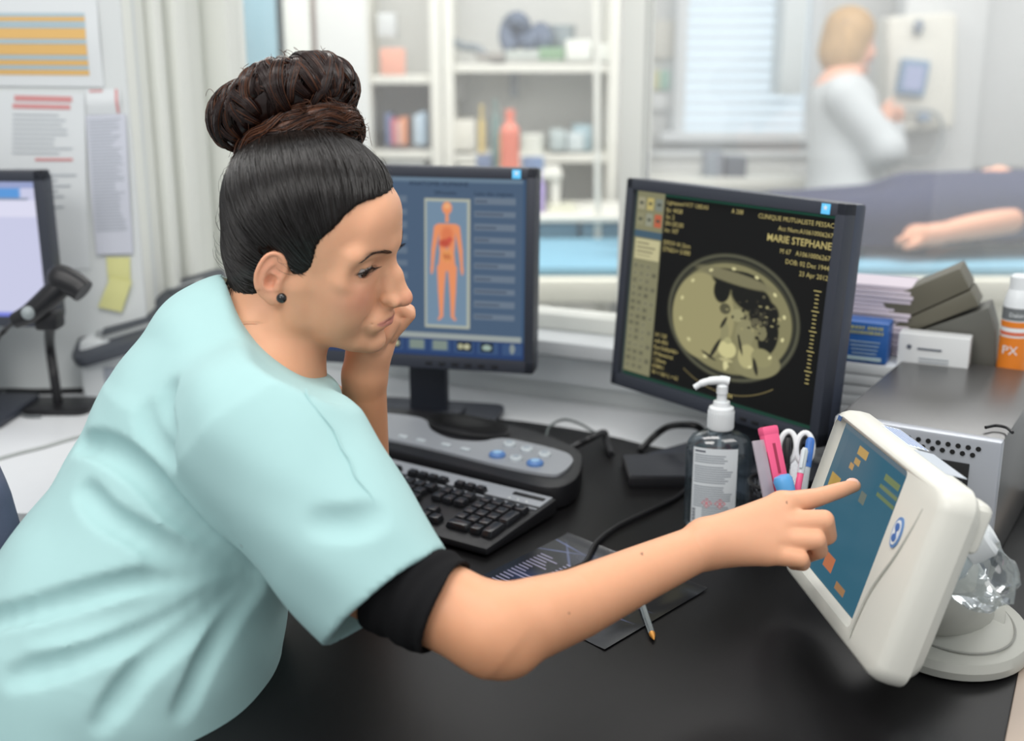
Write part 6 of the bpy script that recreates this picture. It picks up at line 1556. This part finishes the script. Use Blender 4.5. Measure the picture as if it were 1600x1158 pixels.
# hem plane and openings
tu.flat(SB-sa*.030, SB+sa*.06, .0600, .0655, 's', k=.003)
fa_ = (SFB-SFA).normalized(); tu.flat(SFB-fa_*.05, SFB+fa_*.05, .052, .053, 's', k=.003)
tu.cone(H(-20, 0, -20), Vector(C7)*.35+H(-25, 0, -25)*.65, .066, .060, 's', k=.004)
tu.cone(P(575, 385, 1.10), P(575, 385, 1.42), .150, .150, 's', k=.010)
def wrinkle(p):
    q = p*np.float32(1); a = .0007*np.sin(q[..., 0]*70+np.sin(q[..., 2]*40)*1.3+q[..., 1]*25)+.0005*np.sin(q[..., 2]*95+q[..., 0]*50+np.sin(q[..., 1]*60))
    return a.astype(np.float32)
tu.custom(wrinkle, (-9, -9, -9), (9, 9, 9), 'd')
_t0 = _t.time()
tun = tu.mesh('tunic', .0036, m_tunic, wo, lo=(-.95, .72, .56), hi=(.02, 1.66, 1.34), ang=60)
tun['label'] = 'mint green short sleeved tunic'
print('tunic', _t.time()-_t0, len(tun.data.vertices))
b = MB(); b.tube(smooth_path([Vector(a) for a in seam if a is not None], 5), .0009, 6); obj('yoke_seam', b, m_tunic, wo, world=True)
# collar edge
b = MB()
# stitched sleeve hem
side = sa.cross(Vector((0, 0, 1))).normalized(); upv = side.cross(sa)
b.tube([SB-sa*.022+(side*math.cos(a)+upv*math.sin(a))*.0668 for a in [2*math.pi*i/60 for i in range(60)]], .0006, 5, closed=True)
# black undershirt sleeve below the tunic sleeve
us = Field()
UA, UB = P(602, 904, 1.062), P(697, 951, 1.042)
ua = (UB-UA).normalized()
us.flat(UA, UB, .0475, .0462, k=.01)
us.flat(UB-ua*.02, UB+ua*.05, .0400, .0415, 's', k=.002)
def crinkle(p):
    v = (p-np.array(UA, np.float32))@np.array(ua, np.float32); w_ = (p-np.array(UA, np.float32))@np.array(side, np.float32); z = p[..., 2]
    return (.0011*np.sin(v*210+np.sin(w_*55)*1.6+z*30)+.0006*np.sin(v*420+w_*90)).astype(np.float32)
us.custom(crinkle, (-9, -9, -9), (9, 9, 9), 'd')
u_ = us.mesh('undershirt_sleeve', .002, m_blackcot, wo, ang=60); u_['label'] = 'black crinkled undershirt sleeve'
# far undershirt sleeve and trousers
b = MB(); b.tube([SFA, SFB+fa_*.0], [.05, .047], 20); obj('undershirt_sleeve', b, m_blackcot, wo, world=True)
m_tr = mat('dark_green_trousers', rgb(24, 36, 36), rough=.85, bump=.2, bscale=900)
tf = Field()
tf.cone((-.52, 1.10, .50), (-.16, 1.02, .56), .105, .085, k=.03); tf.cone((-.52, 1.30, .50), (-.14, 1.34, .55), .105, .08, k=.03)
tf.cone((-.16, 1.02, .56), (-.12, 1.02, .12), .080, .05, k=.03); tf.cone((-.14, 1.34, .55), (-.10, 1.34, .12), .075, .05, k=.03)
tf.mesh('trousers', .008, m_tr, wo)
for y in (1.02, 1.34):
    b = MB(); b.box((-.07, y, .05), (.25, .09, .09), bev=.03, seg=3); obj('shoe', b, m_blackp, wo, world=True)
# ================================================================ the two people in the scanning room
def colfn(fn):
    return fn
def flatcol(c): return lambda p: np.tile(np.array(c), (len(p), 1))
m_skin2 = mat('skin_far', rgb(222, 170, 146), rough=.5, spec=.3, noise=.03, attr='col')
def patch(m): 
    for n_ in m.node_tree.nodes:
        if n_.type == 'VERTEX_COLOR': n_.layer_name = 'col'
# --- standing woman in a white coat
D2 = 4.35
p2 = thing('person', 'woman with short blond hair in a white coat standing at the scanner column', 'person', (PY(1325, 200, 4.25).x, 4.2, 0))
sk = Field(); Q = lambda x, y, dd=0.0: P(x, y, D2+dd)
fr2 = Matrix.Translation(Q(1330, 66)) @ Matrix.Rotation(R(20), 4, 'Z') @ Matrix.Rotation(R(8), 4, 'Y')
F2 = np.array(fr2)
def e2_(c, r_, op='u', k=.01): sk.ell(F2, [q/1000 for q in c], [q/1000 for q in r_], op, k)
e2_((-8, 0, 30), (90, 72, 82)); e2_((35, 0, -25), (52, 54, 72), k=.02); e2_((80, 0, -90), (16, 20, 14), k=.015); e2_((98, 0, -22), (20, 10, 16), k=.012); e2_((92, 0, -52), (12, 20, 12), k=.01)
for s in (-1, 1): e2_((84, s*30, 8), (12, 14, 9), 's', .01); e2_((66, s*38, -28), (20, 20, 20), k=.015); e2_((-6, s*76, -8), (16, 7, 30), k=.006)
sk.cone(Q(1326, 92), Q(1312, 140), .055, .065, k=.03)
sk.cone(Q(1312, 150), Q(1312, 330), .10, .12, k=.04)
# hands and forearms
sk.cone(Q(1378, 205, -.1), Q(1384, 180, -.12), .028, .030, k=.01)
for i in range(4): sk.poly([Q(1385, 178+5*i, -.12+.01*i), Q(1396, 168+6*i, -.12+.012*i), Q(1402, 172+6*i, -.11+.012*i)], [.013, .011, .009], k=.004)
sk.poly([Q(1380, 176, -.14), Q(1386, 162, -.15), Q(1394, 158, -.15)], [.014, .011, .009], k=.004)
sk.cone(Q(1395, 205, .25), Q(1402, 176, .22), .028, .028, k=.01)
F2i = np.linalg.inv(F2)
def c2(p):
    q = p@F2i[:3, :3].T+F2i[:3, 3]; c = np.tile(np.array(rgb(224, 170, 146)), (len(p), 1))
    lip = (np.abs(q[:, 2]+.055) < .008) & (q[:, 0] > .08); c[lip] = rgb(190, 110, 105)
    ey = (np.abs(q[:, 2]-.008) < .006) & (q[:, 0] > .06) & (np.abs(np.abs(q[:, 1])-.03) < .014); c[ey] = rgb(80, 56, 50); return c
sk.mesh('body', .007, m_skin2, p2, color=c2); patch(m_skin2)
hf = Field()
hf.ell(F2, (-.018, 0, .040), (.098, .088, .090), 'u', .02); hf.ell(F2, (-.035, 0, -.035), (.085, .090, .095), 'u', .03)
hf.ell(F2, (.085, 0, -.045), (.060, .12, .095), 's', .015); hf.ell(F2, (.03, 0, -.18), (.12, .10, .06), 's', .01)
m_blond = mat('blond_hair', rgb(176, 142, 96), rough=.55, noise=.45, nscale=60, bump=.6, bscale=80, stretch=(1, 1, .2))
hf.mesh('hair', .007, m_blond, p2)
ct_ = Field()
ct_.cone(Q(1312, 138), Q(1310, 150), .075, .09, k=.03)
ct_.econe(Q(1318, 168), Q(1322, 330), .125, .145, (0, 1, 0), 1.25, k=.04); ct_.econe(Q(1322, 330), Q(1325, 620), .145, .17, (0, 1, 0), 1.2, k=.05)
ct_.cone(Q(1318, 150, -.17), Q(1384, 234, -.20), .075, .062, k=.04); ct_.cone(Q(1384, 234, -.20), Q(1379, 200, -.11), .060, .042, k=.03)
ct_.cone(Q(1318, 150, .17), Q(1392, 236, .22), .072, .060, k=.04); ct_.cone(Q(1392, 236, .22), Q(1397, 202, .24), .055, .042, k=.03)
for a, b_ in (((1350, 240), (1290, 200)), ((1345, 250), (1300, 260)), ((1390, 215), (1350, 180))): ct_.cone(Q(*a, -.32), Q(*b_, -.30), .02, .02, 's', k=.03)
m_coat = mat('white_coat_cotton', rgb(188, 193, 195), rough=.85, noise=.02, bump=.2, bscale=60)
ct_.mesh('coat', .010, m_coat, p2)
lf = Field()
for s in (-1, 1): lf.cone(Q(1325, 560, s*.1), (p2.location.x, 4.25+s*.1, .1), .075, .06, k=.01)
lf.mesh('trousers', .014, mat('grey_trousers', rgb(120, 124, 132), rough=.9), p2)
for s in (-1, 1): b = MB(); b.box((p2.location.x+.05, 4.25+s*.1, .045), (.26, .09, .09), bev=.03); obj('shoe', b, m_pump, p2, world=True)

# --- patient lying on the table, head to the right
p3 = thing('person', 'patient in dark navy clothes lying on the examination table with bare forearms', 'person', (1.4, 3.6, .765))
nv = Field(); zt3 = .765
def V3(x, y, z): return Vector((x, y, z))
nv.econe(V3(1.78, 3.60, .900), V3(1.22, 3.60, .890), .115, .110, (0, 1, 0), 1.45, k=.05)
nv.cone(V3(1.22, 3.68, .87), V3(.84, 3.70, .862), .095, .070, k=.04); nv.cone(V3(.84, 3.70, .862), V3(.46, 3.70, .842), .068, .050, k=.02)
nv.cone(V3(1.22, 3.51, .87), V3(.84, 3.50, .862), .095, .070, k=.04); nv.cone(V3(.84, 3.50, .862), V3(.46, 3.50, .842), .068, .050, k=.02)
nv.cone(V3(1.80, 3.44, .92), P(1572, 330, 3.52), .070, .060, k=.04); nv.cone(V3(1.80, 3.80, .92), V3(1.62, 3.84, .88), .070, .060, k=.03)
nv.cone(V3(1.35, 3.40, 1.00), V3(1.55, 3.5, 1.03), .02, .02, 's', k=.03); nv.cone(V3(1.15, 3.44, .98), V3(1.30, 3.60, 1.02), .02, .02, 's', k=.03)
nv.mesh('clothes', .012, mat('navy_cloth', rgb(44, 50, 80), rough=.9, noise=.15, nscale=25, bump=.3, bscale=60), p3)
sp3 = Field()
sp3.cone(P(1578, 342, 3.47), P(1462, 366, 3.43), .044, .030, k=.015); sp3.cone(P(1462, 366, 3.43), P(1430, 370, 3.42), .030, .036, k=.015)
for i in range(4): sp3.poly([P(1436, 368, 3.42+.02*i), P(1414, 372+2*i, 3.40+.022*i), P(1402, 377+2*i, 3.40+.022*i)], [.015, .012, .009], k=.005)
sp3.poly([P(1440, 374, 3.40), P(1424, 384, 3.37), P(1414, 386, 3.36)], [.014, .011, .009], k=.005)
sp3.cone(P(1596, 292, 3.62), P(1560, 276, 3.58), .036, .034, k=.015)
for i in range(4): sp3.poly([P(1562, 274+3*i, 3.58), P(1542, 268+5*i, 3.57), P(1530, 276+5*i, 3.56)], [.014, .012, .010], k=.005)
sp3.cone(P(1596, 292, 3.62), V3(1.80, 3.76, .96), .036, .04, k=.015)
# head and neck beyond the picture edge
fr3 = Matrix.Translation((2.12, 3.60, .90)) @ Matrix.Rotation(R(-90), 4, 'Y'); F3 = np.array(fr3)
sp3.cone(V3(1.80, 3.60, .90), V3(2.0, 3.6, .90), .07, .055, k=.03)
F3 = np.array(Matrix(((0, 0, 1, 2.12), (0, 1, 0, 3.6), (1, 0, 0, .90), (0, 0, 0, 1))))
def e3_(c, r_, op='u', k=.01): sp3.ell(F3, [q/1000 for q in c], [q/1000 for q in r_], op, k)
e3_((-8, 0, 30), (90, 72, 82)); e3_((35, 0, -25), (52, 54, 72), k=.02); e3_((80, 0, -90), (16, 20, 14), k=.015); e3_((98, 0, -22), (20, 10, 16), k=.012)
for s in (-1, 1): e3_((84, s*30, 8), (12, 14, 9), 's', .01); e3_((-6, s*76, -8), (16, 7, 30), k=.006)
sp3.mesh('body', .008, m_skin2, p3, color=flatcol(rgb(222, 166, 138)))
hp = Field(); hp.ell(F3, (-.02, 0, .045), (.098, .085, .088), 'u', .02); hp.ell(F3, (.09, 0, -.03), (.060, .12, .10), 's', .015)
hp.mesh('hair', .010, m_hair2, p3)
for yy in (3.5, 3.7): b = MB(); b.box((.40, yy, .862), (.08, .085, .22), bev=.03, seg=3); obj('shoe', b, m_blackp, p3, world=True)
